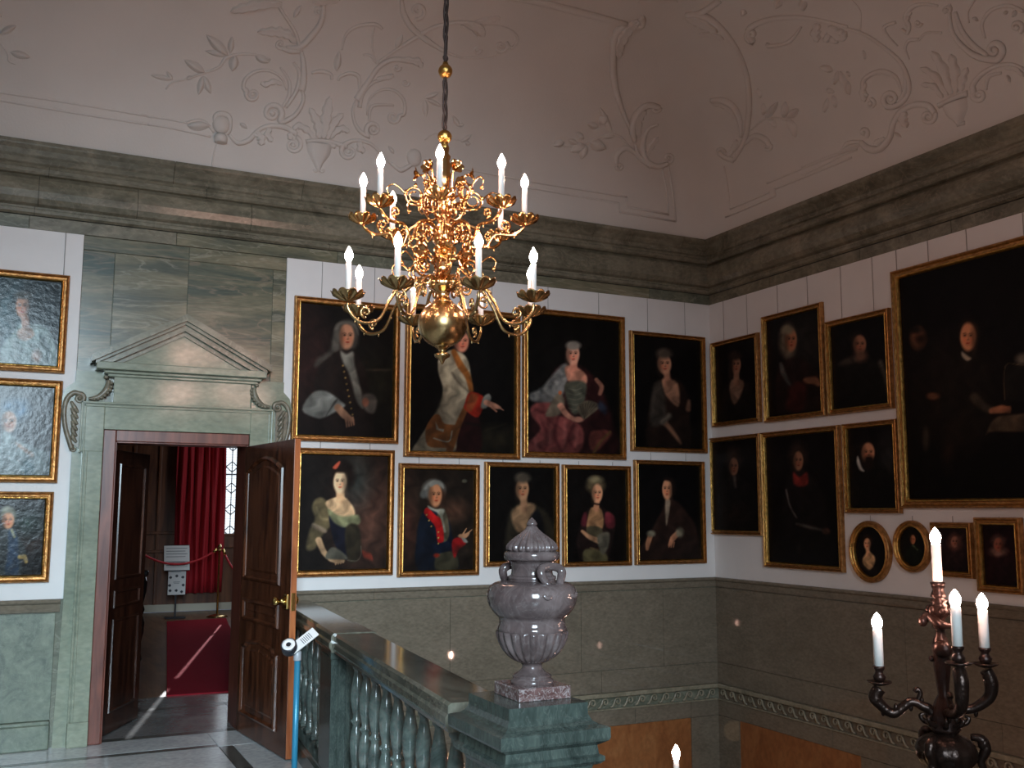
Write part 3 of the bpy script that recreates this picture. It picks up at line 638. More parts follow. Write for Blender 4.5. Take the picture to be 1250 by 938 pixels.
# consoles: scroll with acanthus
for sgn, cx in ((1, -5.752), (-1, -4.262)):
    T2 = lambda a, y, b, s=sgn, c=cx: (c+s*a, y, b)
    relief_spiral(m, T2, .025, 2.455, .036, 1.4, 1.8, -1, .018, .009, pre=[(-.005, 2.08), (-.03, 2.15), (-.060, 2.25), (-.072, 2.36), (-.058, 2.45), (-.015, 2.495)], y=-.06)
    m.ell(T2(.025, -.07, 2.455), (.013, .02, .013), 10, 8)
    relief_spiral(m, T2, .0, 2.085, .016, 1.1, .5, -1, .009, .005, y=-.06)
    m.prism([(a*sgn+cx, b) for a, b in ((.04, 2.42), (.0, 2.44), (-.05, 2.42), (-.062, 2.34), (-.045, 2.24), (-.015, 2.13), (.035, 2.09))], TBd, -.066, -.04)
    for i in range(6):
        t = i/6; x0, z0 = .02, 2.38-t*.26
        q = catmull([(x0, z0-.03), (x0-.025, z0+.005), (x0-.052+.03*t, z0+.05-.02*t)], 4)
        m.tube([T2(a, -.072, b) for a, b in q], interp([.008, .017, .009], len(q)), 6)
    # small acanthus against the frieze
    q = catmull([(.085, 2.455), (.15, 2.47), (.205, 2.53), (.215, 2.60)], 6); m.tube([T2(a, -.065, b) for a, b in q], interp([.010, .020, .026, .014], len(q)), 8)
    for i in range(2, len(q)-1, 2):
        a, b = q[i]; m.ell(T2(a+.022, -.07, b-.004), (.015, .018, .013), 8, 6)
    m.ell(T2(.195, -.07, 2.62), (.018, .02, .013), 8, 6)
struct(m.build('trim_29', 'marble_tan'))

# wood door frame lining
m = MB()
m.bbox(DX0-.012, DX0+.075, -.06, .36, 0, DZ, .006); m.bbox(DX1-.010, DX1+.002, -.04, .36, 0, DZ-.085, .003); m.bbox(DX0+.074, DX1+.002, -.0595, .36, DZ-.085, DZ, .006)
m.bbox(DX0+.075, DX0+.085, -.045, .03, 0, DZ-.085, .003); m.bbox(DX0+.084, DX1-.012, -.045, .03, DZ-.095, DZ-.083, .003)
struct(m.build('door_frame', 'wood_frame'))

def panel_ring(mb, T, poly, steps):
    "raised moulding following a polygon outline; steps = (inset, height)"
    P = np.array(poly, float); n = len(P); c = P.mean(0)
    def inset(d):
        out = []
        for i in range(n):
            a, b, cc = P[i-1], P[i], P[(i+1) % n]; e1 = (b-a)/np.linalg.norm(b-a); e2 = (cc-b)/np.linalg.norm(cc-b)
            n1 = np.array((-e1[1], e1[0])); n2 = np.array((-e2[1], e2[0])); q = n1+n2; q = q/max(.4, q@n1 if abs(q@n1) > .4 else .4)
            out.append(b+q*d)
        return out
    rings = [[T(x, h, z) for x, z in inset(d)] for d, h in steps]
    V = [p for r_ in rings for p in r_]; k = len(rings)
    F = [(i*n+j, i*n+(j+1) % n, (i+1)*n+(j+1) % n, (i+1)*n+j) for i in range(k-1) for j in range(n)]
    F.append(tuple((k-1)*n+j for j in range(n)))
    mb.add(V, F)
def arc_top(x0, x1, z0, z1, rise, n=12, ogee=False):
    pts = [(x0, z0), (x1, z0), (x1, z1)]
    w = (x1-x0)/2
    for i in range(1, n):
        t = i/n; x = x1-(x1-x0)*t; z = z1+rise*sin(pi*t)
        pts.append((x, z))
    pts.append((x0, z1)); return pts
STEPS = [(0, -.001), (.006, .014), (.020, .018), (.032, .006), (.036, -.004), (.06, -.004), (.085, .006)]
# right leaf, opened towards the landing
hx, hy = -4.520, -.045; ex, ey = -4.398, -1.105; LL = math.hypot(ex-hx, ey-hy); ang = math.atan2(ey-hy, ex-hx)
leaf = thing('door_leaf', 'walnut panelled door leaf swung open towards the landing with brass knob', 'door', (hx, hy, 0), ang)
m = MB(); m.bbox(0, LL, -.001, .044, .012, 2.14, .004); leafp = m.build('panelled_board', 'wood_door', leaf)
TL = lambda a, h, b: (a, -.001-h, b)
TLb = lambda a, h, b: (a, .044+h, b)
m = MB()
def ccw(p): return p
up_p = arc_top(.075, .865, 1.13, 1.95, .095)
mid_p = [(.09, .835), (.86, .835), (.86, 1.0), (.09, 1.0)]
low_p = [(.09, .15), (.86, .15), (.86, .66), (.80, .665), (.74, .70), (.47, .725), (.21, .70), (.15, .665), (.09, .66)]
for pg in (up_p, mid_p, low_p): panel_ring(m, TL, pg, STEPS)
for pg in (up_p, mid_p, low_p): panel_ring(m, TLb, pg, STEPS)
m.build('raised_panels', 'wood_door', leaf)
m = MB(); m.bbox(LL-.001, LL+.004, .0, .043, .012, 2.14, .002); m.build('door_edge', 'wood_edge', leaf)
m = MB()
rot = Matrix.Rotation(pi/2, 4, 'X')
m.bbox(LL-.085, LL-.005, -.022, -.0005, .985, 1.085, .006); m.bbox(LL, LL+.008, .006, .036, .975, 1.095, .002)
m.lathe([(.022, 0), (.024, .006), (.012, .012), (.010, .03), (.013, .042), (.026, .05), (.030, .060), (.024, .072), (.006, .077)], (LL-.12, 0, 1.035), 16, M4=rot)
m.lathe([(.012, 0), (.013, .01), (.007, .014), (.006, .045), (.016, .052), (.02, .062), (.014, .072), (.004, .075)], (LL-.045, -.02, 1.035), 12, M4=rot)
m.lathe([(.012, 0), (.022, .03), (.028, .05), (.006, .06)], (LL-.12, .044, 1.035), 12, M4=Matrix.Rotation(-pi/2, 4, 'X'))
h_ = m.build('door_knob', 'brass_door', leaf); h_['label'] = 'brass knob and lock case'
# left leaf, opened into the far room
hx2, hy2 = -5.455, .10; ex2, ey2 = -5.135, .745; L2 = math.hypot(ex2-hx2, ey2-hy2); ang2 = math.atan2(ey2-hy2, ex2-hx2)
leaf2 = thing('door_leaf', 'shaded panelled door leaf opened inwards at the left jamb of the doorway', 'door', (hx2, hy2, 0), ang2)
m = MB(); m.bbox(0, L2, 0, .044, .012, 2.10, .004); m.build('panelled_board', 'wood_shaded', leaf2)
m = MB()
for z0, z1 in ((.16, .84), (.92, 1.05), (1.13, 2.0)): panel_ring(m, lambda a, h, b: (a, -.001-h, b), [(.11, z0), (L2-.10, z0), (L2-.10, z1), (.11, z1)], [(0, 0), (.004, .010), (.016, .012), (.024, -.0005), (.05, -.0005)])
m.build('raised_panels', 'wood_shaded', leaf2)
m = MB(); m.bbox(.0, .02, -.012, 0, .93, 1.03, .003); m.lathe([(.008, -.06), (.009, .06)], (-.004, -.008, .98), 8); h_ = m.build('hinge', 'brass_door', leaf2); h_['label'] = 'brass hinge'

# ------------------------------------------------------------ far room seen through the doorway
FX0, FX1, FY, FZ = -6.6, -1.9, 9.5, 3.6
SX = -2.72   # sun gap
m = MB(); m.box(FX0, FX1, .35, FY, -.2, -.004); struct(m.build('floor_far_room', 'floor_wood'))
m = MB(); m.box(FX0, SX-.025, FY, FY+.1, 0, FZ); m.box(SX+.03, FX1, FY, FY+.1, 0, FZ); m.box(SX-.025, SX+.03, FY, FY+.1, 0, .86); m.box(SX-.025, SX+.03, FY, FY+.1, 3.3, FZ)
m.box(SX-.025, SX+.03, FY, FY+.1, 2.45, 2.62)
struct(m.build('wall_far_room_end', 'wood_far'))
m = MB(); m.box(FX0-.1, FX0, .35, FY+.1, -.2, FZ); struct(m.build('wall_far_room_left', 'wood_far'))
m = MB(); m.box(FX1, FX1+.1, .35, FY+.1, -.2, FZ); struct(m.build('wall_far_room_right', 'wood_far'))
m = MB(); m.box(FX0-.1, FX1+.1, .35, FY+.1, FZ, FZ+.1); struct(m.build('ceiling_far_room', 'off_white'))
m = MB(); m.bbox(FX0, SX-.03, FY-.03, FY, 0, .12, .006); struct(m.build('baseboard_far_room', 'off_white'))
m = MB()   # panelling mouldings on the end wall
for x in (-5.4, -4.75, -4.45, -4.05):
    m.bbox(x, x+.05, FY-.03, FY, .12, 3.5, .01)
for z in (.95, 1.25, 2.9): m.bbox(FX0, -3.75, FY-.035, FY, z, z+.05, .01)
struct(m.build('trim_27', 'wood_far'))
m = MB(); m.bbox(-3.02, SX-.03, FY-.05, FY-.02, 1.02, 1.24, .01); m.bbox(-3.02, SX-.03, FY-.08, FY-.02, 1.22, 1.26, .008); struct(m.build('trim_28', 'wood_far'))
# leaded window pane
m = MB(); m.box(-3.06, SX-.035, FY-.02, FY-.012, 1.26, 3.05); struct(m.build('window_2', 'pane'))
m = MB()
for x in (-2.865,): m.box(x-.007, x+.007, FY-.03, FY-.02, 1.26, 3.05)
for i, z in enumerate(np.arange(1.30, 3.0, .36)):
    for s_ in (-1, 1):
        for a in (-2.865,):
            m.tube([(a-.10*s_, FY-.026, z), (a, FY-.026, z+.09)], .008, 4); m.tube([(a-.10*s_, FY-.026, z), (a, FY-.026, z-.09)], .008, 4)
m.box(-3.06, SX-.035, FY-.035, FY-.02, 2.24, 2.262)
for z in np.arange(1.28, 3.0, .045): m.box(-3.06, SX-.035, FY-.024, FY-.02, z, z+.004)
struct(m.build('window_3', 'lead'))
# curtain
m = MB(); P = []; nx, nz = 90, 12
for j in range(nz+1):
    z = .30+2.9*j/nz
    for i in range(nx+1):
        t = i/nx; x = -3.78+.80*t+.012*sin(j*.5+i*.2); y = FY-.16+.055*sin(t*2*pi*6.2+.25*sin(j*.5))+.02*sin(t*2*pi*13+j*.3)
        P.append((x, y, z))
m.add(P, [(j*(nx+1)+i, j*(nx+1)+i+1, (j+1)*(nx+1)+i+1, (j+1)*(nx+1)+i) for j in range(nz) for i in range(nx)], 0, True)
cu = m.build('curtain', 'curtain'); cu.modifiers.new('thick', 'SOLIDIFY').thickness = .01
tag(cu, 'long red velvet curtain hanging beside the leaded window in the far room', 'curtain')
m = MB(); m.tube([(-3.95, FY-.16, 3.24), (-2.9, FY-.16, 3.24)], .018, 10)
tag(m.build('curtain_rod', 'wood_far'), 'dark wooden rod carrying the red curtain', 'rod')
# carpet
m = MB(); c4 = [(-4.80, 1.66), (-4.02, 1.62), (-3.14, 8.02), (-4.02, 7.9)]
m.prism([(a, b) for a, b in c4], lambda a, b, d: (a, b, d), 0.0, .012)
tag(m.build('carpet', 'carpet'), 'red carpet runner on the floor beyond the doorway', 'carpet')
# threshold paving
m = MB()
for (x0, x1, y0, y1, mi) in ((-5.6, -4.4, 0.0, .10, 1), (-5.6, -4.4, .10, 1.05, 0), (-5.6, -4.4, 1.05, 1.16, 1), (-5.6, -3.6, 1.16, 1.66, 0)): m.bbox(x0, x1, y0, y1, -.02, 0., .002, mi)
M['floor_mid'] = marble('grey_threshold_marble', (.12, .12, .12), (.19, .19, .185), (.26, .26, .25), (.2, .18, .17), 2, .15)
struct(m.build('floor_threshold', ['floor_mid', 'floor_dark']))
# notice stand
st = thing('sign_stand', 'stand with two white printed notices in front of the panelled wall', 'sign stand', (-3.84, 8.42, 0))
m = MB(); m.bbox(-.15, .15, -.10, .10, 0, .02, .005); m.box(-.012, .012, -.012, .012, .02, .86); m.build('stand_pole', 'black', st)
T = lambda p: (p[0], p[1]-(p[2]-.9)*-.35, p[2])
m = MB(); m.bbox(-.20, .185, -.010, .005, .72, 1.11, .004, T=T); m.build('sign_board', 'black', st)
m = MB(); m.box(-.195, .180, -.014, -.011, .73, 1.10, 0, T)
for k in range(7):
    if k != 4: m.box(-.165, .15-.03*(k % 2), -.017, -.015, 1.055-k*.042, 1.062-k*.042, 1, T)
for k in range(5): m.box(-.165, .15-.04*(k % 2), -.017, -.015, .78+k*.02, .785+k*.02, 1, T)
m.build('notice', ['paper', 'ink'], st)
m = MB(); m.bbox(-.125, .135, -.035, -.025, .355, .71, .003)
for (a, b) in ((-.09, .62), (.0, .64), (.09, .62), (-.10, .50), (.10, .50), (0., .42), (-.09, .42), (.08, .40)):
    m.box(a-.022, a+.020, -.038, -.0355, b-.012, b+.012, 1); m.box(a-.006, a+.008, -.038, -.0355, b-.022, b+.022, 1)
m.box(-.05, .05, -.038, -.0355, .545, .552, 1); m.box(-.04, .04, -.038, -.0355, .525, .53, 1)
m.build('icon_sheet', ['paper', 'ink'], st)
m = MB(); m.bbox(-.08, .06, -.05, -.022, .70, .725, .004); m.build('clip', 'grey', st)
# rope stanchion
def stanchion(x, y, label):
    s_ = thing('rope_stanchion', label, 'stanchion', (x, y, 0), 0, 'rope barrier posts')
    m = MB(); m.lathe([(.16, 0), (.16, .012), (.10, .03), (.03, .045)], (0, 0, 0), 24); m.build('base', 'brass_dull', s_)
    m = MB(); m.lathe([(.016, .04), (.016, 1.0), (.028, 1.01), (.028, 1.03), (.018, 1.04), (.032, 1.06), (.034, 1.085), (.02, 1.11), (.004, 1.12)], (0, 0, 0), 14); m.build('pole', 'brass_dull', s_)
    return s_
stanchion(-3.215, 8.37, 'brass rope post in front of the red curtain')
stanchion(-2.45, 8.1, 'brass rope post hidden behind the open walnut leaf')
def rope(a, b, sag, label):
    pts = []
    for i in range(19):
        t = i/18; p = Vector(a).lerp(Vector(b), t); p.z -= sag*4*t*(1-t); pts.append(p)
    m = MB(); m.tube(pts, .017, 8); o = m.build('barrier_rope', 'red_rope')
    for e in (0, -1):
        mm = MB(); q = [pts[e], pts[1 if e == 0 else -2]]; mm.tube(q, .022, 8); mm.build('hook', 'brass_door', o)
    return tag(o, label, 'rope', 'ropes of the barrier')
rope((-3.26, 8.33, 1.04), (-4.42, 8.05, 1.02), .20, 'red rope sagging in front of the printed notice')
rope((-3.17, 8.34, 1.04), (-2.50, 8.12, 1.04), .42, 'bright red rope hanging deep to the right of the brass post')
stanchion(-4.47, 8.1, 'brass rope post at the left end of the barrier')
# carved black pedestal / chair at the left, partly hidden by the leaf
t_ = thing('carved_table', 'black carved table with turned legs standing behind the inward door leaf', 'table', (-4.80, 4.2, 0))
m = MB(); m.bbox(-.42, .05, -.3, .3, .92, .99, .02); m.build('tabletop', 'black_lacquer', t_)
for k, (dx, dy) in enumerate(((-.02, -.25), (-.02, .25), (-.36, -.25), (-.36, .25))):
    m = MB(); m.lathe([(.03, 0), (.045, .03), (.03, .08), (.025, .2), (.05, .32), (.055, .42), (.03, .5), (.05, .56), (.03, .62), (.06, .75), (.065, .85), (.045, .92)], (dx, dy, 0), 14); m.build('leg', 'black_lacquer', t_)
m = MB(); m.bbox(-4.98, -4.86, 4.9, 5.0, 0, 1.95, .01); m.bbox(-5.02, -4.82, 4.86, 5.04, 1.85, 1.97, .01); tag(m.build('standing_case', 'black_lacquer'), 'tall narrow black case standing in the dark behind the carved table', 'case')

# ------------------------------------------------------------ portraits
class Paint:
    def __init__(s, Q, bgc, gain=1.):
        s.Q = Q; s.g = gain; s.c = np.tile(np.array(bgc, float), (len(Q), 1)); s.fm = np.zeros(len(Q)); s.fc = None; s.fall = .5
    def _mix(s, a, col): s.c = s.c*(1-a[:, None])+np.array(col, float)*a[:, None]
    def ell(s, cx, cy, rx, ry, col, soft=.15, rot=0, al=1):
        q = s.Q-np.array((cx, cy)); c, n = cos(rot), sin(rot); x = (q[:, 0]*c+q[:, 1]*n)/rx; y = (-q[:, 0]*n+q[:, 1]*c)/ry
        d = np.sqrt(x*x+y*y); s._mix(np.clip((1+soft-d)/(2*soft), 0, 1)*al, col); return s
    def sdf(s, pts):
        P = np.array(pts, float); q = s.Q; n = len(P); d = np.full(len(q), 1e9); ins = np.zeros(len(q), bool)
        for i in range(n):
            a, b = P[i], P[(i+1) % n]; e = b-a; w = q-a; t = np.clip((w@e)/max(1e-9, e@e), 0, 1); d = np.minimum(d, np.hypot(*(w-t[:, None]*e).T))
            cnd = ((a[1] > q[:, 1]) != (b[1] > q[:, 1])); xx = a[0]+(q[:, 1]-a[1])*(b[0]-a[0])/(b[1]-a[1] if abs(b[1]-a[1]) > 1e-9 else 1e-9)
            ins ^= cnd & (q[:, 0] < xx)
        return np.where(ins, -d, d)
    def poly(s, pts, col, soft=4, al=1, curve=True):
        if curve: pts = catmull(pts, 4, True)
        d = s.sdf(pts); s._mix(np.clip(.5-d/(2*soft), 0, 1)*al, col); return s
    def line(s, pts, w, col, soft=2, al=1):
        pts = catmull(pts, 4); q = s.Q; d = np.full(len(q), 1e9); ww = interp(w if hasattr(w, '__len__') else [w, w], len(pts))
        for i in range(len(pts)-1):
            a, b = np.array(pts[i]), np.array(pts[i+1]); e = b-a; v = q-a; t = np.clip((v@e)/max(1e-9, e@e), 0, 1); d = np.minimum(d, np.hypot(*(v-t[:, None]*e).T)-(ww[i]+(ww[i+1]-ww[i])*t)/2)
        s._mix(np.clip(.5-d/(2*soft), 0, 1)*al, col); return s
    def face(s, cx, cy, rx, ry, skin, turn=0., tilt=0.):
        "oval face with eyes, brows, nose, mouth; turn -1..1"
        sk = np.array(skin, float); dk = sk*.42; tx = turn*rx*.28
        if s.fc is None: s.fc = (cx, cy, ry)
        s.fm = np.maximum(s.fm, np.clip(1.6-np.hypot((s.Q[:, 0]-cx)/rx, (s.Q[:, 1]-cy)/ry), 0, 1))
        s.ell(cx, cy, rx, ry, sk, .14, tilt); s.ell(cx+(rx*.75 if turn <= 0 else -rx*.75), cy+ry*.1, rx*.42, ry*.8, dk, .6, tilt, .7)
        s.ell(cx+tx-rx*.35, cy+ry*.22, rx*.25, ry*.2, sk*np.array((1.12, .82, .75)), .8, 0, .5); s.ell(cx+tx+rx*.35, cy+ry*.22, rx*.22, ry*.2, sk*np.array((1.05, .78, .7)), .8, 0, .45)
        for e in (-1, 1):
            ex = cx+tx+e*rx*.38; s.ell(ex, cy-ry*.10, rx*.24, ry*.10, sk*.55, .5, 0, .8); s.ell(ex, cy-ry*.09, rx*.11, ry*.055, (22, 16, 14), .4, 0, .95)
            s.line([(ex-rx*.24, cy-ry*.21), (ex, cy-ry*.27), (ex+rx*.24, cy-ry*.21)], ry*.045, sk*.35, ry*.04, .8)
        s.line([(cx+tx+rx*.04, cy-ry*.12), (cx+tx+rx*.10*(1+turn), cy+ry*.18)], ry*.05, sk*.68, ry*.06, .7); s.ell(cx+tx+rx*.04, cy+ry*.22, rx*.16, ry*.05, sk*.5, .6, 0, .7)
        s.ell(cx+tx+rx*.02, cy+ry*.45, rx*.26, ry*.07, (sk[0]*.75, sk[1]*.38, sk[2]*.36), .4, 0, .9); s.ell(cx+tx, cy+ry*.58, rx*.2, ry*.04, sk*.7, .8, 0, .6)
        return s
    def lace(s, pts, n, r, col, jit=6):
        q = catmull(pts, 8); rg = np.random.RandomState(n)
        for i in range(n):
            p = q[int(i*(len(q)-1)/max(1, n-1))]+rg.randn(2)*jit*.4; s.ell(p[0], p[1], r*(.7+.6*rg.rand()), r*(.5+.5*rg.rand()), np.array(col)*(.75+.4*rg.rand()), .5, rg.rand()*3, .75)
        return s
    def out(s):
        if s.fc is not None:
            cx, cy, ry = s.fc; k = 1/ry; x = (s.Q[:, 0]-cx)*k; y = (s.Q[:, 1]-cy)*k
            wx = x+.35*np.sin(2.1*y+1.3)+.18*np.sin(4.7*y-2*x); wy = y+.3*np.sin(1.7*x+.5)+.15*np.sin(5.1*x+1.1*y)
            f = .55*np.sin(3.1*wx+1.6*wy)+.30*np.sin(5.3*wx-2.3*wy+1)+.15*np.sin(8*wx+5*wy)
            br = .05*np.sin(29*x+9*np.sin(3*y))*np.sin(27*y+8*np.sin(4*x))
            m_ = 1+(.24*f+br)*(1-s.fm)-.06*(1-s.fm)
            d = np.hypot(x*.9, np.maximum(0, y)*.75+np.maximum(0, -y)); m_ = m_*(1-s.fall*np.clip((d-1.2)/5.5, 0, 1))
            s.c = s.c*np.clip(m_, .3, 1.4)[:, None]
        c = np.clip(s.c, 0, 255)/255.; l = np.where(c <= .04045, c/12.92, ((c+.055)/1.055)**2.4)
        return np.clip(l*s.g, 0, .9)

M['canvas'] = None
def canvas_mat(name, rough, bump, bscale, spec=.12):
    m, nt, N, L, b = newmat(name)
    a = N.new('ShaderNodeVertexColor'); a.layer_name = 'paint'; L.new(a.outputs['Color'], b.inputs['Base Color'])
    b.inputs['Roughness'].default_value = rough; b.inputs['Specular IOR Level'].default_value = spec
    tc = N.new('ShaderNodeTexCoord'); n = N.new('ShaderNodeTexNoise'); n.inputs['Scale'].default_value = bscale; n.inputs['Detail'].default_value = 6
    L.new(tc.outputs['Object'], n.inputs['Vector']); bp = N.new('ShaderNodeBump'); bp.inputs['Strength'].default_value = bump; bp.inputs['Distance'].default_value = .01
    L.new(n.outputs['Fac'], bp.inputs['Height']); L.new(bp.outputs[0], b.inputs['Normal']); return m
M['canvas'] = canvas_mat('varnished_canvas', .42, .10, 45)
M['canvas_gloss'] = canvas_mat('glossy_rippled_canvas', .20, .16, 26, .20)

def frame_mesh(w, h, fw, oval=False, gold='gold'):
    "mitred moulding; local x right, z up, y = -out"
    prof = [(0, 0), (0, .028), (.10, .040), (.22, .043), (.32, .034), (.40, .024), (.62, .022), (.72, .034), (.84, .036), (.93, .026), (1.0, .014), (1.0, .004)]
    mb = MB(); rings = []
    N_ = 56 if oval else 4
    for d, hh in prof:
        a = d*fw
        if oval: rings.append([((w/2-a)*cos(2*pi*k/N_), -hh, (h/2-a)*sin(2*pi*k/N_)) for k in range(N_)])
        else: rings.append([(-w/2+a, -hh, -h/2+a), (w/2-a, -hh, -h/2+a), (w/2-a, -hh, h/2-a), (-w/2+a, -hh, h/2-a)])
    V = [p for r_ in rings for p in r_]; n = len(rings)
    mb.add(V, [(i*N_+j, i*N_+(j+1) % N_, (i+1)*N_+(j+1) % N_, (i+1)*N_+j) for i in range(n-1) for j in range(N_)], 0, oval)
    for i in range(n-1):
        mi = 1 if i in (0, 1, 2, 3, 5, 6) else 0
        for j in range(N_): mb.m[i*N_+j] = mi
    return mb
GAIN = .62
def portrait(side, quad, crop, painter, bg, gain, label, fw=.055, oval=False, gloss=False, cords=(.25, .75), size=None, cordtop=ZW, res=None):
    ox, oy, sc = crop; off = .03
    P = [onY(u, v, -off) if side == 0 else onX(u, v, -off) for u, v in quad]
    k = 0 if side == 0 else 1
    if oval:
        (u0, v0), (u1, v1) = quad
        a, b = P; s0, s1 = (a[k], b[k]); z0, z1 = b[2], a[2]
    else:
        s0 = (P[0][k]+P[3][k])/2; s1 = (P[1][k]+P[2][k])/2; z1 = (P[0][2]+P[1][2])/2; z0 = (P[2][2]+P[3][2])/2
    w = abs(s1-s0); h = z1-z0; sm = (s0+s1)/2; zm = (z0+z1)/2
    loc = (sm, -.026, zm) if side == 0 else (-.026, sm, zm); rz = 0 if side == 0 else -pi/2
    root = thing('framed_portrait', label, 'painting', loc, rz, 'framed portraits on the walls')
    fm = frame_mesh(w, h, fw, oval).build('frame', ['gold', 'gold_dark'], root)
    # canvas grid with painted colours
    iw, ih = w-2*fw+.004, h-2*fw+.004
    step = .0066 if res is None else res
    nx, nz = max(24, int(iw/step)), max(24, int(ih/step))
    if oval:
        rings_, segs = nx//2, 72
        rr_, th = np.meshgrid(np.linspace(0, 1, rings_+1), np.linspace(0, 2*pi, segs, endpoint=False), indexing='ij')
        X = (rr_*np.cos(th)*iw/2).ravel(); Z = (rr_*np.sin(th)*ih/2).ravel()
        F = [(i*segs+j, i*segs+(j+1) % segs, (i+1)*segs+(j+1) % segs, (i+1)*segs+j) for i in range(rings_) for j in range(segs)]
    else:
        Z, X = np.meshgrid(np.linspace(-ih/2, ih/2, nz+1), np.linspace(-iw/2, iw/2, nx+1), indexing='ij'); X = X.ravel(); Z = Z.ravel()
        F = [(j*(nx+1)+i, j*(nx+1)+i+1, (j+1)*(nx+1)+i+1, (j+1)*(nx+1)+i) for j in range(nz) for i in range(nx)]
    Y = np.full_like(X, -.008)
    V = np.stack([X, Y, Z], -1)
    Wd = np.stack([sm+X, np.full_like(X, -.034), zm+Z], -1) if side == 0 else np.stack([np.full_like(X, -.034), sm-X, zm+Z], -1)
    Q = (projN(Wd)-np.array((ox, oy)))*sc
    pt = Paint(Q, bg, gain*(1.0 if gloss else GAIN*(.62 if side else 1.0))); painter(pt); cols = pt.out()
    me = bpy.data.meshes.new('canvas'); me.from_pydata(V.tolist(), [], F); me.materials.append(M['canvas_gloss' if gloss else 'canvas'])
    ca = me.color_attributes.new('paint', 'FLOAT_COLOR', 'POINT'); ca.data.foreach_set('color', np.concatenate([cols, np.ones((len(cols), 1))], 1).ravel().astype(np.float32))
    me.update(); o = bpy.data.objects.new('canvas', me); COL.objects.link(o); o.parent = root
    m = MB(); m.box(-w/2+.01, w/2-.01, -.005, .003, -h/2+.01, h/2-.01) if not oval else m.lathe([(.48, -.003), (.48, .003)], (0, 0, 0), 40, M4=Matrix.Rotation(pi/2, 4, 'X') @ Matrix.Diagonal((w, h, 1, 1)))
    m.build('backing_board', 'wood_far', root)
    for c in cords:
        m = MB(); x = -w/2+c*w; m.tube([(x, -.001, h/2-.01 if not oval else h/2-.02), (x, -.0005, cordtop-zm-.002)], .0028, 4); m.build('hanging_cord', 'cord', root)
    return root
A_ = (350, 355, 4.807); B_ = (490, 370, 4.693); C_ = (630, 370, 4.693); D_ = (350, 540, 5.514); E_ = (480, 560, 6.255)
L1_ = (0, 320, 6.255); L2_ = (0, 455, 6.473); L3_ = (0, 590, 6.255); G_ = (680, 560, 5.86); H_ = (620, 350, 2.536); I_ = (850, 350, 2.536); J_ = (1070, 360, 3.35); K_ = (1000, 540, 4.264)

def p1(p):
    p.ell(110, 420, 110, 260, (44, 24, 22), .9); p.ell(560, 560, 180, 160, (30, 30, 22), .9); p.ell(540, 465, 70, 8, (60, 52, 40), .7)
    p.poly([(300, 190), (380, 170), (420, 230), (410, 330), (330, 350), (290, 390), (170, 450), (180, 400), (250, 350), (270, 260)], (62, 58, 52), 12)
    p.poly([(310, 350), (400, 360), (460, 460), (480, 600), (500, 860), (250, 860), (200, 700), (160, 560), (190, 450), (250, 390)], (28, 21, 18), 8)
    p.face(352, 268, 44, 76, (166, 116, 88), .35); p.poly([(290, 200), (340, 180), (400, 190), (420, 260), (400, 215), (350, 195), (310, 215), (305, 340), (270, 350), (275, 270)], (84, 80, 72), 8)
    p.poly([(315, 355), (350, 372), (390, 360), (400, 440), (440, 600), (450, 690), (410, 650), (370, 500), (330, 420)], (112, 110, 100), 8)
    p.poly([(150, 600), (230, 590), (320, 650), (340, 680), (270, 720), (230, 740), (180, 750), (90, 700)], (140, 142, 134), 7); p.poly([(230, 740), (280, 650), (300, 640), (240, 720)], (60, 60, 56), 6)
    p.line([(300, 685), (340, 730), (385, 760)], [42, 46, 20], (176, 130, 100), 5)
    for k in range(4): p.line([(345+k*14, 745), (350+k*14, 775), (352+k*14, 800-4*k)], [12, 11, 8], (170, 122, 94), 3)
    p.poly([(440, 620), (500, 605), (530, 650), (510, 720), (460, 700)], (92, 86, 78), 9); p.ell(462, 655, 20, 26, (150, 96, 74), .3)
    for k in range(9): p.ell(330+k*7, 440+k*36, 6, 6, (130, 104, 60), .4)
    p.ell(80, 120, 30, 60, (40, 22, 16), .8)
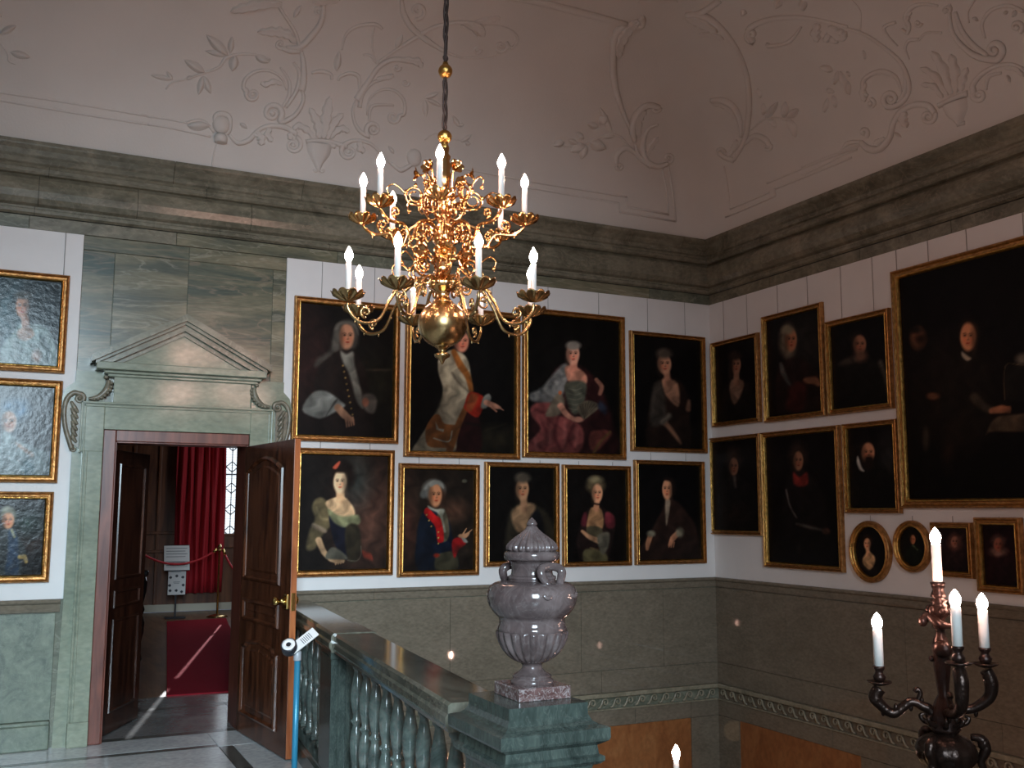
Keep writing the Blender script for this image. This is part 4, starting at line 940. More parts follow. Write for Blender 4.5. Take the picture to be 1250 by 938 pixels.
def p2(p):
    p.ell(540, 780, 140, 60, (46, 40, 26), .8); p.line([(450, 740), (520, 720), (600, 690)], 8, (50, 42, 26), 6, .7)
    p.face(345, 222, 42, 62, (176, 112, 88), .4); p.ell(330, 150, 45, 40, (60, 56, 50), .3)
    p.poly([(350, 600), (440, 640), (450, 860), (290, 860), (320, 700)], (40, 14, 14), 7)
    p.poly([(285, 270), (350, 290), (385, 340), (400, 440), (400, 520), (350, 640), (320, 760), (290, 862), (70, 862), (100, 780), (180, 660), (230, 560), (235, 480), (212, 400), (215, 330), (250, 290)], (150, 138, 114), 6)
    p.line([(240, 340), (260, 430), (330, 500), (400, 540)], [60, 66, 62, 54], (160, 148, 122), 5); p.line([(290, 400), (330, 460), (390, 510)], 8, (70, 60, 48), 8, .7); p.line([(262, 480), (230, 560), (190, 650)], 10, (96, 86, 68), 12, .7)
    p.line([(300, 280), (340, 360), (380, 420), (400, 500)], [30, 40, 34, 26], (126, 74, 32), 6); p.line([(370, 600), (330, 690), (300, 780), (270, 862)], [30, 36, 36, 40], (124, 72, 34), 5)
    p.poly([(180, 650), (215, 640), (245, 690), (310, 700), (330, 720), (290, 820), (230, 830), (150, 815), (140, 720)], (128, 76, 36), 4); p.poly([(195, 680), (215, 720), (245, 725), (240, 740), (200, 725)], (160, 150, 130), 3, 1, False); p.line([(290, 735), (270, 795), (185, 775)], 7, (160, 150, 130), 2)
    p.poly([(395, 510), (475, 545), (440, 655), (365, 610), (365, 570)], (150, 34, 20), 5); p.poly([(395, 520), (440, 540), (400, 620), (370, 600)], (140, 76, 40), 8, .8)
    p.poly([(470, 540), (500, 520), (515, 550), (490, 600), (455, 600)], (120, 118, 108), 5); p.line([(485, 570), (530, 590), (565, 600)], [30, 34, 14], (190, 130, 104), 4); p.line([(545, 590), (585, 615)], [9, 6], (190, 130, 104), 2); p.line([(520, 600), (545, 622)], [12, 9], (180, 118, 92), 3)
    p.line([(370, 690), (450, 700)], 14, (24, 14, 12), 5)
def p3(p):
    p.poly([(250, 360), (400, 380), (500, 520), (560, 700), (560, 870), (60, 870), (65, 760), (90, 600), (180, 470)], (44, 20, 20), 14)
    p.poly([(90, 590), (190, 560), (230, 640), (300, 660), (380, 720), (380, 830), (300, 872), (70, 870), (75, 800), (140, 720), (90, 650)], (132, 66, 62), 8)
    for q in (((150, 690), (190, 780), (150, 860)), ((240, 660), (220, 760), (260, 850)), ((330, 700), (300, 780), (340, 840)), ((110, 610), (170, 640), (200, 700)), ((90, 800), (160, 840))): p.line(q, [10, 22, 10], (84, 34, 36), 10, .8)
    for q in (((200, 700), (190, 800)), ((280, 680), (275, 800)), ((110, 780), (120, 860)), ((350, 720), (340, 820))): p.line(q, [14, 20], (164, 92, 86), 10, .8)
    p.poly([(430, 740), (520, 730), (545, 760), (460, 850), (420, 820)], (118, 58, 50), 8); p.line([(540, 740), (480, 800), (440, 870)], 14, (110, 80, 46), 6)
    p.poly([(80, 520), (140, 490), (220, 400), (270, 350), (300, 370), (280, 500), (230, 560), (180, 570), (90, 560)], (106, 104, 100), 9); p.poly([(240, 520), (280, 560), (250, 640), (170, 650), (190, 590)], (104, 92, 76), 8)
    for k in range(22): p.ell(100+k*9+(k % 3)*8, 530-k*7+(k % 4)*12, 18, 10, (140, 136, 128) if k % 2 else (74, 74, 74), .6, k, .6)
    p.poly([(280, 370), (330, 360), (400, 410), (400, 465), (330, 470), (295, 440)], (168, 112, 90), 6); p.poly([(285, 460), (400, 460), (380, 600), (330, 640), (290, 560)], (72, 72, 60), 8)
    for k in range(5): p.line([(300, 490+k*28), (340, 500+k*28), (375, 488+k*28)], 5, (104, 100, 86), 3, .8)
    p.line([(330, 330), (328, 380)], 44, (160, 104, 84), 5); p.face(326, 294, 38, 62, (186, 132, 108), .1); p.ell(328, 244, 42, 26, (112, 104, 94), .3)
    p.line([(255, 590), (290, 640), (330, 665)], [36, 32, 24], (178, 120, 98), 5); p.ell(355, 668, 32, 17, (184, 126, 104), .3); p.poly([(385, 665), (350, 600), (400, 560), (455, 570), (475, 600), (430, 640)], (92, 82, 66), 5)
    for k in range(7): p.line([(390, 660), (365+k*17, 590-8*min(k, 3)+6*max(0, k-3))], 3, (56, 48, 40), 2, .8)
    p.line([(480, 520), (490, 480), (460, 440)], [22, 26, 22], (140, 92, 74), 5); p.poly([(480, 560), (520, 600), (510, 640), (470, 600)], (40, 44, 58), 10); p.ell(252, 515, 10, 12, (150, 80, 50), .4)
def p4(p):
    p.poly([(470, 290), (540, 300), (560, 380), (560, 500), (440, 500), (430, 420)], (30, 20, 16), 6)
    p.poly([(480, 285), (525, 300), (530, 370), (500, 350), (480, 320)], (128, 92, 72), 4); p.poly([(450, 310), (475, 300), (490, 400), (470, 430), (440, 420)], (52, 46, 40), 6)
    p.line([(492, 270), (495, 300)], 20, (122, 84, 66), 4); p.face(485, 240, 21, 32, (150, 106, 82), .2, -.1); p.ell(484, 207, 24, 16, (60, 52, 44), .4)
    p.line([(485, 420), (510, 450), (535, 485)], [16, 14, 8], (132, 94, 72), 4); p.line([(558, 380), (560, 355)], [16, 10], (104, 74, 58), 4); p.line([(500, 400), (480, 420)], 16, (84, 76, 66), 5)
def p5(p):
    p.ell(560, 560, 190, 330, (88, 58, 46), .8); p.ell(470, 260, 80, 150, (48, 52, 48), .9); p.ell(140, 300, 120, 260, (18, 16, 14), .8)
    p.poly([(200, 380), (260, 390), (320, 520), (300, 560), (230, 640), (190, 720), (130, 720), (150, 600), (190, 520), (170, 440)], (96, 84, 58), 9); p.line([(180, 560), (240, 590), (260, 600)], [30, 34, 20], (150, 130, 110), 8, .7); p.line([(200, 440), (230, 510), (280, 520)], [14, 22, 14], (140, 124, 88), 8, .7); p.line([(170, 620), (150, 700)], 22, (120, 106, 74), 10, .7)
    p.poly([(260, 410), (330, 370), (390, 370), (450, 440), (455, 500), (400, 520), (320, 490)], (202, 164, 122), 6); p.poly([(285, 500), (330, 510), (400, 580), (410, 790), (330, 700), (300, 600)], (20, 22, 34), 5)
    p.poly([(280, 450), (340, 490), (400, 500), (480, 490), (490, 550), (400, 575), (330, 550), (290, 500)], (128, 128, 92), 8); p.poly([(395, 580), (480, 560), (500, 700), (470, 800), (410, 790)], (48, 42, 30), 8)
    p.line([(360, 320), (362, 390)], 56, (192, 152, 112), 6); p.ell(385, 225, 75, 95, (22, 15, 12), .3); p.face(358, 268, 44, 78, (222, 186, 146), 0, .02); p.ell(365, 172, 62, 34, (26, 18, 14), .3); p.poly([(310, 170), (350, 130), (360, 140), (335, 180)], (160, 70, 50), 5)
    p.line([(215, 660), (250, 740), (300, 790)], [42, 38, 28], (214, 172, 128), 5); p.line([(295, 785), (340, 800), (380, 800)], [32, 36, 20], (214, 172, 128), 4)
    for k in range(4): p.line([(325+k*16, 795), (330+k*17, 825-4*k)], [11, 8], (206, 160, 118), 2)
    p.poly([(260, 780), (300, 710), (360, 730), (410, 785), (340, 790)], (100, 96, 82), 6); p.line([(410, 795), (470, 800), (500, 760), (500, 700)], 5, (130, 120, 100), 3, .8)
    for k in range(4): p.ell(520+k*16, 755+6*k, 9, 26, (150, 60, 44), .5, -.3)
def p6(p):
    p.ell(110, 540, 70, 200, (76, 44, 34), .8); p.ell(460, 400, 90, 70, (84, 56, 42), .9); p.ell(130, 180, 60, 120, (50, 36, 28), .8)
    p.poly([(250, 390), (340, 400), (420, 470), (450, 580), (490, 760), (480, 850), (190, 850), (180, 600), (200, 470)], (16, 24, 36), 8)
    p.poly([(340, 400), (400, 400), (430, 560), (400, 640), (350, 620)], (88, 80, 62), 6); p.poly([(340, 730), (470, 720), (490, 850), (325, 850)], (72, 68, 50), 8)
    p.poly([(235, 400), (265, 375), (320, 430), (375, 480), (385, 630), (340, 640), (320, 520), (250, 440)], (176, 24, 24), 5)
    p.line([(300, 690), (380, 680), (460, 650)], [80, 76, 70], (14, 24, 40), 6); p.poly([(455, 620), (530, 600), (555, 650), (500, 700), (470, 760), (450, 700)], (176, 26, 28), 6); p.ell(330, 740, 22, 16, (140, 40, 26), .5)
    p.poly([(490, 590), (540, 600), (570, 640), (540, 640), (520, 610)], (140, 140, 130), 5); p.line([(510, 590), (550, 590), (575, 570)], [26, 36, 18], (206, 150, 110), 4); p.line([(535, 575), (558, 535)], [12, 8], (206, 150, 110), 2); p.line([(565, 575), (602, 543)], [11, 6], (206, 150, 110), 2)
    p.ell(310, 240, 85, 78, (120, 120, 112), .22); p.ell(232, 275, 26, 28, (110, 110, 104), .4); p.ell(350, 290, 52, 70, (60, 40, 30), .3); p.face(322, 280, 50, 90, (198, 134, 94), .45)
    p.poly([(270, 195), (310, 165), (370, 180), (385, 230), (340, 195), (290, 215)], (134, 134, 124), 6); p.poly([(265, 360), (320, 385), (390, 390), (370, 440), (330, 410), (275, 385)], (150, 148, 132), 6)
    p.line([(360, 410), (375, 470), (395, 560)], [24, 18, 14], (140, 136, 116), 5)
    for k in range(6): p.ell(255+k*18 if k < 3 else 345, 430+k*44, 6, 6, (190, 150, 80), .4)
    p.ell(545, 172, 18, 14, (120, 116, 96), .4); p.ell(560, 700, 70, 30, (48, 38, 30), .8)
def p7(p):
    p.poly([(20, 680), (60, 670), (110, 690), (140, 740), (150, 860), (0, 860), (0, 720)], (36, 32, 24), 6); p.poly([(10, 700), (50, 672), (85, 680), (70, 740), (30, 760)], (132, 102, 74), 5); p.poly([(60, 740), (90, 690), (110, 740), (120, 860), (60, 860)], (14, 14, 16), 5)
    p.line([(48, 650), (50, 690)], 22, (122, 90, 66), 4); p.face(45, 628, 20, 34, (152, 112, 82), .1); p.ell(46, 592, 24, 16, (66, 58, 48), .35)
def p8(p):
    p.poly([(250, 340), (320, 350), (400, 400), (420, 480), (370, 700), (350, 745), (190, 745), (140, 600), (200, 400)], (30, 20, 18), 8); p.poly([(250, 350), (320, 370), (325, 500), (215, 500), (225, 400)], (138, 100, 68), 6)
    p.poly([(345, 385), (405, 410), (410, 490), (350, 490)], (92, 34, 40), 8); p.poly([(190, 390), (215, 400), (205, 480), (170, 470)], (76, 28, 34), 8); p.poly([(215, 490), (320, 500), (310, 600), (230, 580)], (74, 66, 48), 6); p.poly([(200, 650), (340, 670), (350, 745), (200, 745)], (92, 84, 56), 8)
    p.line([(180, 520), (230, 560), (300, 590)], [20, 32, 40], (172, 126, 92), 5); p.poly([(290, 550), (370, 530), (370, 620), (330, 690), (300, 640)], (92, 86, 72), 8); p.line([(240, 640), (290, 655)], 12, (110, 90, 60), 6, .8)
    p.line([(285, 310), (280, 360)], 40, (140, 96, 70), 4); p.line([(262, 322), (310, 330)], 12, (20, 14, 14), 4); p.ell(275, 190, 66, 60, (72, 62, 44), .3); p.ell(275, 150, 50, 26, (104, 94, 70), .5); p.face(288, 250, 38, 68, (186, 132, 98), .2)
def p9(p):
    p.poly([(780, 290), (860, 310), (940, 400), (990, 480), (1020, 620), (1020, 735), (600, 735), (620, 600), (700, 470), (760, 350)], (34, 22, 18), 10); p.poly([(775, 300), (810, 300), (800, 400), (780, 480)], (108, 94, 78), 6)
    p.face(788, 220, 36, 76, (164, 114, 84), -.2); p.poly([(750, 150), (800, 130), (840, 170), (850, 260), (825, 240), (815, 170)], (20, 14, 12), 8)
    p.line([(665, 560), (650, 610), (645, 650)], [36, 34, 20], (160, 108, 78), 5); p.ell(672, 538, 30, 22, (110, 104, 86), .4); p.line([(870, 530), (830, 570), (805, 620)], [36, 42, 22], (168, 114, 84), 5); p.ell(878, 530, 28, 34, (110, 104, 86), .4)
    for k in range(3): p.line([(810+k*14, 600), (800+k*16, 635)], [12, 8], (158, 104, 76), 3)
def r1(p):
    p.poly([(100, 290), (150, 290), (190, 360), (200, 420), (70, 430), (80, 340)], (18, 15, 14), 5); p.poly([(108, 290), (145, 292), (140, 330), (118, 365), (104, 330)], (98, 76, 62), 4); p.line([(124, 262), (124, 300)], 18, (92, 68, 54), 3); p.face(123, 242, 15, 29, (106, 76, 60), .1); p.ell(120, 214, 20, 14, (32, 24, 20), .4); p.line([(106, 230), (104, 280)], 12, (28, 21, 18), 4)
def r2(p):
    p.ell(340, 180, 50, 70, (26, 24, 22), .9); p.ell(283, 170, 26, 50, (84, 76, 62), .35); p.poly([(275, 230), (320, 220), (370, 260), (390, 300), (380, 400), (260, 400), (245, 330), (250, 260)], (24, 16, 15), 5)
    p.face(293, 165, 18, 36, (120, 80, 58), .2); p.ell(282, 134, 18, 14, (92, 86, 70), .4); p.line([(262, 240), (270, 270), (290, 305)], [12, 16, 8], (64, 64, 62), 4); p.line([(340, 292), (365, 290), (378, 302)], [20, 24, 14], (112, 74, 54), 4); p.poly([(290, 310), (340, 300), (330, 380), (280, 380)], (48, 20, 18), 8)
def r3(p):
    p.poly([(470, 220), (540, 220), (590, 270), (600, 375), (425, 380), (430, 260)], (14, 13, 12), 5); p.poly([(440, 240), (480, 215), (500, 230), (460, 245)], (52, 46, 40), 6, .8); p.line([(570, 235), (590, 290), (596, 345)], [14, 14, 8], (70, 66, 58), 6, .8)
    p.ell(498, 168, 22, 26, (24, 19, 16), .4); p.face(506, 180, 20, 30, (112, 78, 60), .1); p.ell(510, 215, 20, 18, (70, 50, 40), .5)
def r5(p):
    p.poly([(95, 590), (140, 590), (190, 650), (200, 760), (60, 760), (70, 640)], (16, 14, 13), 6); p.ell(116, 535, 22, 36, (28, 22, 18), .5); p.face(116, 558, 14, 28, (86, 60, 46), .1); p.line([(118, 590), (122, 620)], 9, (48, 42, 38), 3); p.ell(120, 710, 40, 30, (26, 18, 14), .8)
def r6(p):
    p.poly([(290, 570), (340, 570), (390, 640), (410, 740), (420, 860), (240, 860), (270, 660)], (17, 14, 14), 6); p.ell(315, 525, 28, 42, (30, 22, 18), .4); p.face(316, 540, 15, 30, (104, 72, 54), .1)
    p.poly([(300, 575), (320, 590), (342, 575), (345, 610), (322, 620), (302, 610)], (92, 30, 26), 4); p.line([(278, 630), (290, 680), (310, 715)], 4, (84, 80, 76), 3); p.line([(310, 735), (350, 745), (395, 755)], [6, 10, 6], (80, 74, 66), 4); p.ell(402, 758, 12, 9, (80, 54, 42), .4); p.ell(318, 815, 6, 14, (40, 36, 32), .6)
def r7(p):
    p.ell(600, 520, 30, 60, (30, 30, 30), .8); p.poly([(500, 560), (560, 550), (610, 600), (625, 690), (465, 690), (475, 600)], (12, 11, 11), 4); p.ell(528, 492, 26, 16, (14, 12, 12), .3); p.face(532, 515, 20, 32, (150, 106, 80), .2); p.ell(535, 545, 16, 22, (20, 14, 12), .4); p.line([(528, 532), (542, 532)], 5, (20, 14, 12), 2); p.poly([(500, 525), (512, 560), (520, 572), (506, 568), (497, 545)], (170, 168, 160), 3)
def rbig(p):
    p.ell(310, 430, 160, 180, (26, 18, 14), .8); p.ell(170, 178, 30, 42, (104, 66, 44), .4); p.ell(180, 182, 24, 20, (40, 24, 18), .6); p.ell(160, 145, 24, 14, (22, 16, 13), .5)
    p.poly([(330, 240), (400, 240), (460, 330), (480, 450), (440, 560), (300, 600), (260, 420), (290, 300)], (19, 15, 13), 10); p.line([(400, 420), (440, 460), (470, 470)], [36, 34, 26], (58, 50, 40), 8)
    p.ell(375, 160, 38, 56, (30, 22, 16), .35); p.face(374, 172, 32, 58, (158, 108, 78), -.1); p.poly([(348, 232), (372, 250), (388, 262), (370, 270), (350, 252)], (112, 104, 90), 4); p.line([(470, 475), (510, 468), (542, 470)], [22, 34, 18], (150, 98, 70), 4)
    for k in range(3): p.line([(520, 462+k*9), (545, 460+k*10)], 8, (142, 92, 66), 3)
    p.poly([(480, 510), (560, 490), (900, 470), (900, 545), (700, 560), (480, 560), (450, 570)], (88, 74, 58), 5); p.poly([(525, 290), (900, 270), (900, 460), (525, 430)], (20, 18, 16), 3, 1, False); p.line([(525, 430), (527, 292), (600, 286), (800, 276)], 4, (70, 58, 40), 2); p.ell(600, 262, 30, 22, (96, 90, 78), .5)
    p.ell(230, 415, 26, 14, (110, 70, 48), .4); p.ell(202, 590, 14, 44, (60, 52, 42), .5); p.ell(290, 640, 20, 70, (40, 26, 18), .7); p.ell(350, 560, 60, 70, (28, 20, 15), .8)
    p.ell(800, 180, 40, 60, (110, 76, 56), .35); p.poly([(740, 250), (860, 250), (900, 400), (900, 460), (700, 460)], (26, 20, 17), 8)
def o1(p):
    p.poly([(235, 590), (260, 570), (290, 600), (285, 640), (262, 665), (238, 650), (225, 620)], (178, 142, 100), 5); p.line([(252, 555), (256, 590)], 20, (170, 128, 92), 4); p.ell(252, 515, 26, 32, (30, 18, 12), .3); p.face(250, 530, 17, 30, (186, 138, 102), 0); p.poly([(215, 640), (240, 650), (262, 670), (290, 650), (310, 690), (210, 700)], (24, 20, 20), 6); p.ell(340, 670, 8, 20, (80, 78, 74), .5)
def o2(p):
    p.poly([(480, 540), (510, 545), (560, 600), (550, 650), (430, 640), (450, 570)], (16, 20, 14), 6); p.ell(488, 500, 20, 24, (26, 18, 12), .4); p.face(488, 508, 13, 24, (150, 98, 66), .1); p.line([(488, 538), (510, 560)], 8, (60, 70, 46), 4)
def r8(p):
    p.ell(706, 530, 34, 48, (96, 60, 50), .4); p.face(706, 520, 20, 30, (134, 92, 76), 0); p.ell(706, 600, 50, 40, (40, 26, 26), .5)
def r9(p):
    p.poly([(900, 570), (990, 570), (1030, 640), (1040, 750), (880, 740)], (34, 16, 20), 8); p.ell(932, 570, 46, 26, (112, 84, 74), .4); p.ell(932, 515, 34, 30, (84, 62, 54), .5); p.face(932, 535, 24, 36, (132, 80, 64), 0)
def l1(p):
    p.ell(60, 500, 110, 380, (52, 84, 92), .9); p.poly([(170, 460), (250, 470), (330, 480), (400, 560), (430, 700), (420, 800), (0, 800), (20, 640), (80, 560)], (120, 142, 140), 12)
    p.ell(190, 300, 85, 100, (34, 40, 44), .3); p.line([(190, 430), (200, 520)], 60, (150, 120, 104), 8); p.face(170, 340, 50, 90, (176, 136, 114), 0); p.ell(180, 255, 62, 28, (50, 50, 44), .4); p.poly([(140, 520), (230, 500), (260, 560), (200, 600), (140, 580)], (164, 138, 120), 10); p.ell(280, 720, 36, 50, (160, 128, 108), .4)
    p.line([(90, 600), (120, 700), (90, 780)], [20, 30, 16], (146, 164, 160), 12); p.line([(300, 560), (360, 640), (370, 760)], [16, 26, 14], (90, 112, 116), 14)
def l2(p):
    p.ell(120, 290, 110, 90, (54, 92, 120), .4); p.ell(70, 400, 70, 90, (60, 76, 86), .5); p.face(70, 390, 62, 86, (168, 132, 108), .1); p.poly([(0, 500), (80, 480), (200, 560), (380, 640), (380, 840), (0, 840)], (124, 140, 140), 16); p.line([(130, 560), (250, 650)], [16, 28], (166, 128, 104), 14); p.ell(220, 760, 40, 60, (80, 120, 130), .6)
def l3(p):
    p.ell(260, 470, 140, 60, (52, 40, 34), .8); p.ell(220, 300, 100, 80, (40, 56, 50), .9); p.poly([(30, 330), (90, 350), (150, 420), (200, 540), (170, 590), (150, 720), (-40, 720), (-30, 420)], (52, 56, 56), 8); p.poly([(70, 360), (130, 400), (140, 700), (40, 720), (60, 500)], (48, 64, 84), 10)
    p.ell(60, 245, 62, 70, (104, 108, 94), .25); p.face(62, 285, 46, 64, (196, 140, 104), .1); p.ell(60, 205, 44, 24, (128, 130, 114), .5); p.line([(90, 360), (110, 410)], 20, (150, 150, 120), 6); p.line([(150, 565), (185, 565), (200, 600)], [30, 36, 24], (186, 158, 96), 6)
ww = None
portrait(0, [(360, 361), (488, 374), (485.4, 542.3), (353.5, 538.5)], A_, p1, (13, 11, 9), 2.2, 'person in a long grey wig, painted portrait in the top row beside the doorway')
portrait(0, [(496, 371), (635, 383), (633, 560.7), (491, 558.7)], B_, p2, (10, 9, 8), 2.6, 'large portrait of a person in cream coat with red cuffs, behind the chandelier')
portrait(0, [(638.5, 376.8), (760, 386.3), (764, 561.7), (635.5, 559)], C_, p3, (10, 9, 8), 2.7, 'large portrait of a seated person in a wide pink dress holding a fan')
portrait(0, [(767, 404), (858.6, 412), (862, 552.5), (770, 552.5)], H_, p4, (9, 8, 8), 2.9, 'dark portrait of a person in brown with a low neckline, top row by the corner', fw=.045)
portrait(0, [(360, 546.7), (481.6, 550), (478, 702.7), (355, 704.7)], D_, p5, (24, 20, 17), 2.3, 'portrait of a person with bare shoulders and puffed sleeve beside the open door', cordtop=2.2)
portrait(0, [(486.5, 566), (584.7, 567.4), (583.5, 702), (484, 705)], E_, p6, (34, 27, 21), 1.6, 'portrait of a person in a dark blue coat with red facings and raised hand', fw=.05, cordtop=2.1)
portrait(0, [(591, 564), (682.3, 566), (681, 691), (590, 691.2)], H_, p7, (10, 9, 8), 2.2, 'dark portrait of a person in black partly hidden behind the urn lid', fw=.048, cordtop=2.1)
portrait(0, [(686.5, 567.7), (769.5, 569), (768.5, 690), (685, 693)], G_, p8, (12, 10, 9), 2.5, 'portrait of a person in white cap and red shawl right of the urn lid', fw=.045, cordtop=2.1)
portrait(0, [(773.5, 562), (859, 563.5), (859.8, 687), (774, 691)], G_, p9, (8, 7, 7), 3.0, 'portrait of a person in dark brown with white cuffs, lower row nearest the room corner', fw=.045, cordtop=2.2)
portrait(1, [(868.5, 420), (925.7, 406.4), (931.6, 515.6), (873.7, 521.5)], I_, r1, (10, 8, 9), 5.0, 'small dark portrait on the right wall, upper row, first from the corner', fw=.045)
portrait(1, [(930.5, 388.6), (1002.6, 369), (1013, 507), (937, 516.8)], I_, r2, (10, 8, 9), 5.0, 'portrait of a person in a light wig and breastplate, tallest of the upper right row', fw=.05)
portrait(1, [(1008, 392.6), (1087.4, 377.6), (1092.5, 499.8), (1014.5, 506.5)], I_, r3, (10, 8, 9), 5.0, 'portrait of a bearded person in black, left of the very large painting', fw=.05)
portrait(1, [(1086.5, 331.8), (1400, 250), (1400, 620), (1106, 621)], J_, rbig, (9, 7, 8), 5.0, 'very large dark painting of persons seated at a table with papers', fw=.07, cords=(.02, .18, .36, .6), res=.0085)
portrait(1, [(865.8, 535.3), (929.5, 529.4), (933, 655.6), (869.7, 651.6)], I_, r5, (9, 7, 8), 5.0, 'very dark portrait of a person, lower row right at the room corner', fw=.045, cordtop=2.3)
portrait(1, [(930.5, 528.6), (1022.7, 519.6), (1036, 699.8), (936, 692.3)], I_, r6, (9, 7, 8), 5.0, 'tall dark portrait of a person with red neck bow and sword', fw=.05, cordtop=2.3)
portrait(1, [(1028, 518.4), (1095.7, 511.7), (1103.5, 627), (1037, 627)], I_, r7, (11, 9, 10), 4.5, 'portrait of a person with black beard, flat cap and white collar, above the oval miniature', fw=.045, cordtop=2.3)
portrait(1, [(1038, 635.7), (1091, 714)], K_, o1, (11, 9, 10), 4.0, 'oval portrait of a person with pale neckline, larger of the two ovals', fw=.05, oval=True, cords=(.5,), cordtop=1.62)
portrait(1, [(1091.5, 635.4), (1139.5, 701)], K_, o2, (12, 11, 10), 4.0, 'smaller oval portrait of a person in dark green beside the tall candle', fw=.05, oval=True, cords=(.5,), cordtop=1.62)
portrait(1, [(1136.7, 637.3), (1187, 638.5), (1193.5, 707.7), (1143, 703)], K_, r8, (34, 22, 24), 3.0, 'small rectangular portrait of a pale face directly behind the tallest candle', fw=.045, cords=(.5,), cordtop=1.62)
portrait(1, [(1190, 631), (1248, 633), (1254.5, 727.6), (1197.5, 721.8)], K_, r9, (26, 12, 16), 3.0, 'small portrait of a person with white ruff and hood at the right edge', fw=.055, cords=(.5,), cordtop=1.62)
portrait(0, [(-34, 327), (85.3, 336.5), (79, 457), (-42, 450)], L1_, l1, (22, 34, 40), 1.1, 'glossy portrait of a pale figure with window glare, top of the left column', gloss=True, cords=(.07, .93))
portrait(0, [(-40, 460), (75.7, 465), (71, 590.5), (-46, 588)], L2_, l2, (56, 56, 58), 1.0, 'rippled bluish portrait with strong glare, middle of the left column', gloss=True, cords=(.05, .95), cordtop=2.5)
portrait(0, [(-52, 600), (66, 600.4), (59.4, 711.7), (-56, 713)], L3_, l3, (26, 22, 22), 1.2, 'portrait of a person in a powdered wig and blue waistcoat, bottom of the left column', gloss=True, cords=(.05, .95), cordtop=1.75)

# ------------------------------------------------------------ balustrade with urn
bal = thing('balustrade', 'green marble balustrade running from the wall to the urn pedestal', 'balustrade', (0, 0, 0))
bx0, by0, bx1, by1 = -4.10, -.03, -4.505, -4.45       # centre line in plan
BD = Vector((bx1-bx0, by1-by0, 0)); BLn = BD.length; BD.normalize(); BN = Vector((-BD.y, BD.x, 0))   # BN points right (+X)
if BN.x < 0: BN = -BN
def bT(s, o, z): p = Vector((bx0, by0, 0))+BD*s+BN*o; return (p.x, p.y, z)
m = MB()
pr = [(-.115, .845), (-.118, .86), (-.128, .875), (-.128, .90), (-.118, .91), (-.118, .94), (-.105, .95), (.105, .95), (.118, .94), (.118, .91), (.128, .90), (.128, .875), (.115, .845)]
def sweep(mb, prof, s0, s1, sc=1.):
    n = len(prof); P = [bT(s0, o*sc, z) for o, z in prof]+[bT(s1, o*sc, z) for o, z in prof]
    mb.add(P, [(i, (i+1) % n, n+(i+1) % n, n+i) for i in range(n)]+[tuple(range(n))[::-1], tuple(range(n, 2*n))])
sweep(m, pr, 0, 1.72); sweep(m, pr, 2.24, BLn)
pr2 = [(o*1.12, z+(.004 if z > .94 else 0)) for o, z in pr]
sweep(m, pr2, 1.72, 2.24)
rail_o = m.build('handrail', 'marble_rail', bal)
m = MB(); pb = [(-.12, 0), (-.12, .10), (-.105, .115), (-.105, .13), (.105, .13), (.105, .115), (.12, .10), (.12, 0)]
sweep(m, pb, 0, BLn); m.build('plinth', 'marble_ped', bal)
# pier with pilaster strips
m = MB(); TP = lambda p: bT(p[0], p[1], p[2])
m.bbox(1.78, 2.17, -.105, .105, .13, .845, .004, T=TP)
m.bbox(2.14, 2.185, -.118, -.075, .13, .845, .003, T=TP); m.bbox(2.14, 2.185, -.03, .0, .13, .845, .003, T=TP)
for o0, o1 in ((-.125, -.068), (-.038, .008)):
    m.bbox(2.13, 2.20, o0, o1, .80, .845, .004, T=TP); m.bbox(2.13, 2.192, o0+.004, o1-.004, .765, .792, .004, T=TP)
m.bbox(1.82, 2.13, -.115, -.104, .17, .80, .004, T=TP)
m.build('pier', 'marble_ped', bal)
bp_ = [(.050, .13), (.050, .155), (.038, .165), (.042, .185), (.030, .20), (.026, .22), (.036, .27), (.047, .33), (.049, .37), (.042, .42), (.030, .455), (.028, .465), (.037, .475), (.037, .492), (.028, .502), (.030, .52), (.042, .56), (.049, .61), (.046, .66), (.034, .71), (.026, .745), (.026, .76), (.038, .772), (.038, .79), (.030, .80), (.044, .815), (.046, .845)]
def baluster(s_):
    m = MB(); m.lathe([(r_*.76, z_) for r_, z_ in bp_], bT(s_, 0, 0), 16)
    c = Vector(bT(s_, 0, 0)); m.bbox(c.x-.04, c.x+.04, c.y-.04, c.y+.04, .13, .152, .003); m.bbox(c.x-.034, c.x+.034, c.y-.034, c.y+.034, .80, .846, .003)
    for k in range(14): a = 2*pi*k/14; m.ell((c.x+.028*cos(a), c.y+.028*sin(a), .4835), (.0065, .0065, .0075), 6, 4)
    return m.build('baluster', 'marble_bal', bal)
for i in range(7): baluster(.20+i*.222)
for i in range(9): baluster(2.35+i*.2275)
# pedestal
PX0, PX1, PY0, PY1 = -4.648, -4.362, -5.005, -4.685
m = MB()
def ring_prof(mb, x0, x1, y0, y1, prof, mi=0):
    V = []; 
    for o, z in prof: V += [(x0-o, y0-o, z), (x1+o, y0-o, z), (x1+o, y1+o, z), (x0-o, y1+o, z)]
    n = len(prof); mb.add(V, [(i*4+j, i*4+(j+1) % 4, (i+1)*4+(j+1) % 4, (i+1)*4+j) for i in range(n-1) for j in range(4)]+[(3, 2, 1, 0), tuple((n-1)*4+j for j in range(4))], mi)
ring_prof(m, PX0, PX1, PY0, PY1, [(.05, 0), (.05, .12), (.03, .14), (.006, .15), (.006, .815), (.012, .83), (.030, .838), (.040, .848), (.040, .862), (.026, .868), (.022, .895), (.034, .902), (.050, .912), (.054, .92), (.054, .953), (.046, .956), (.024, .962), (.010, .972), (.003, .985), (0, .99), (0, 1.028)])
ped = m.build('pedestal', 'marble_ped', bal)
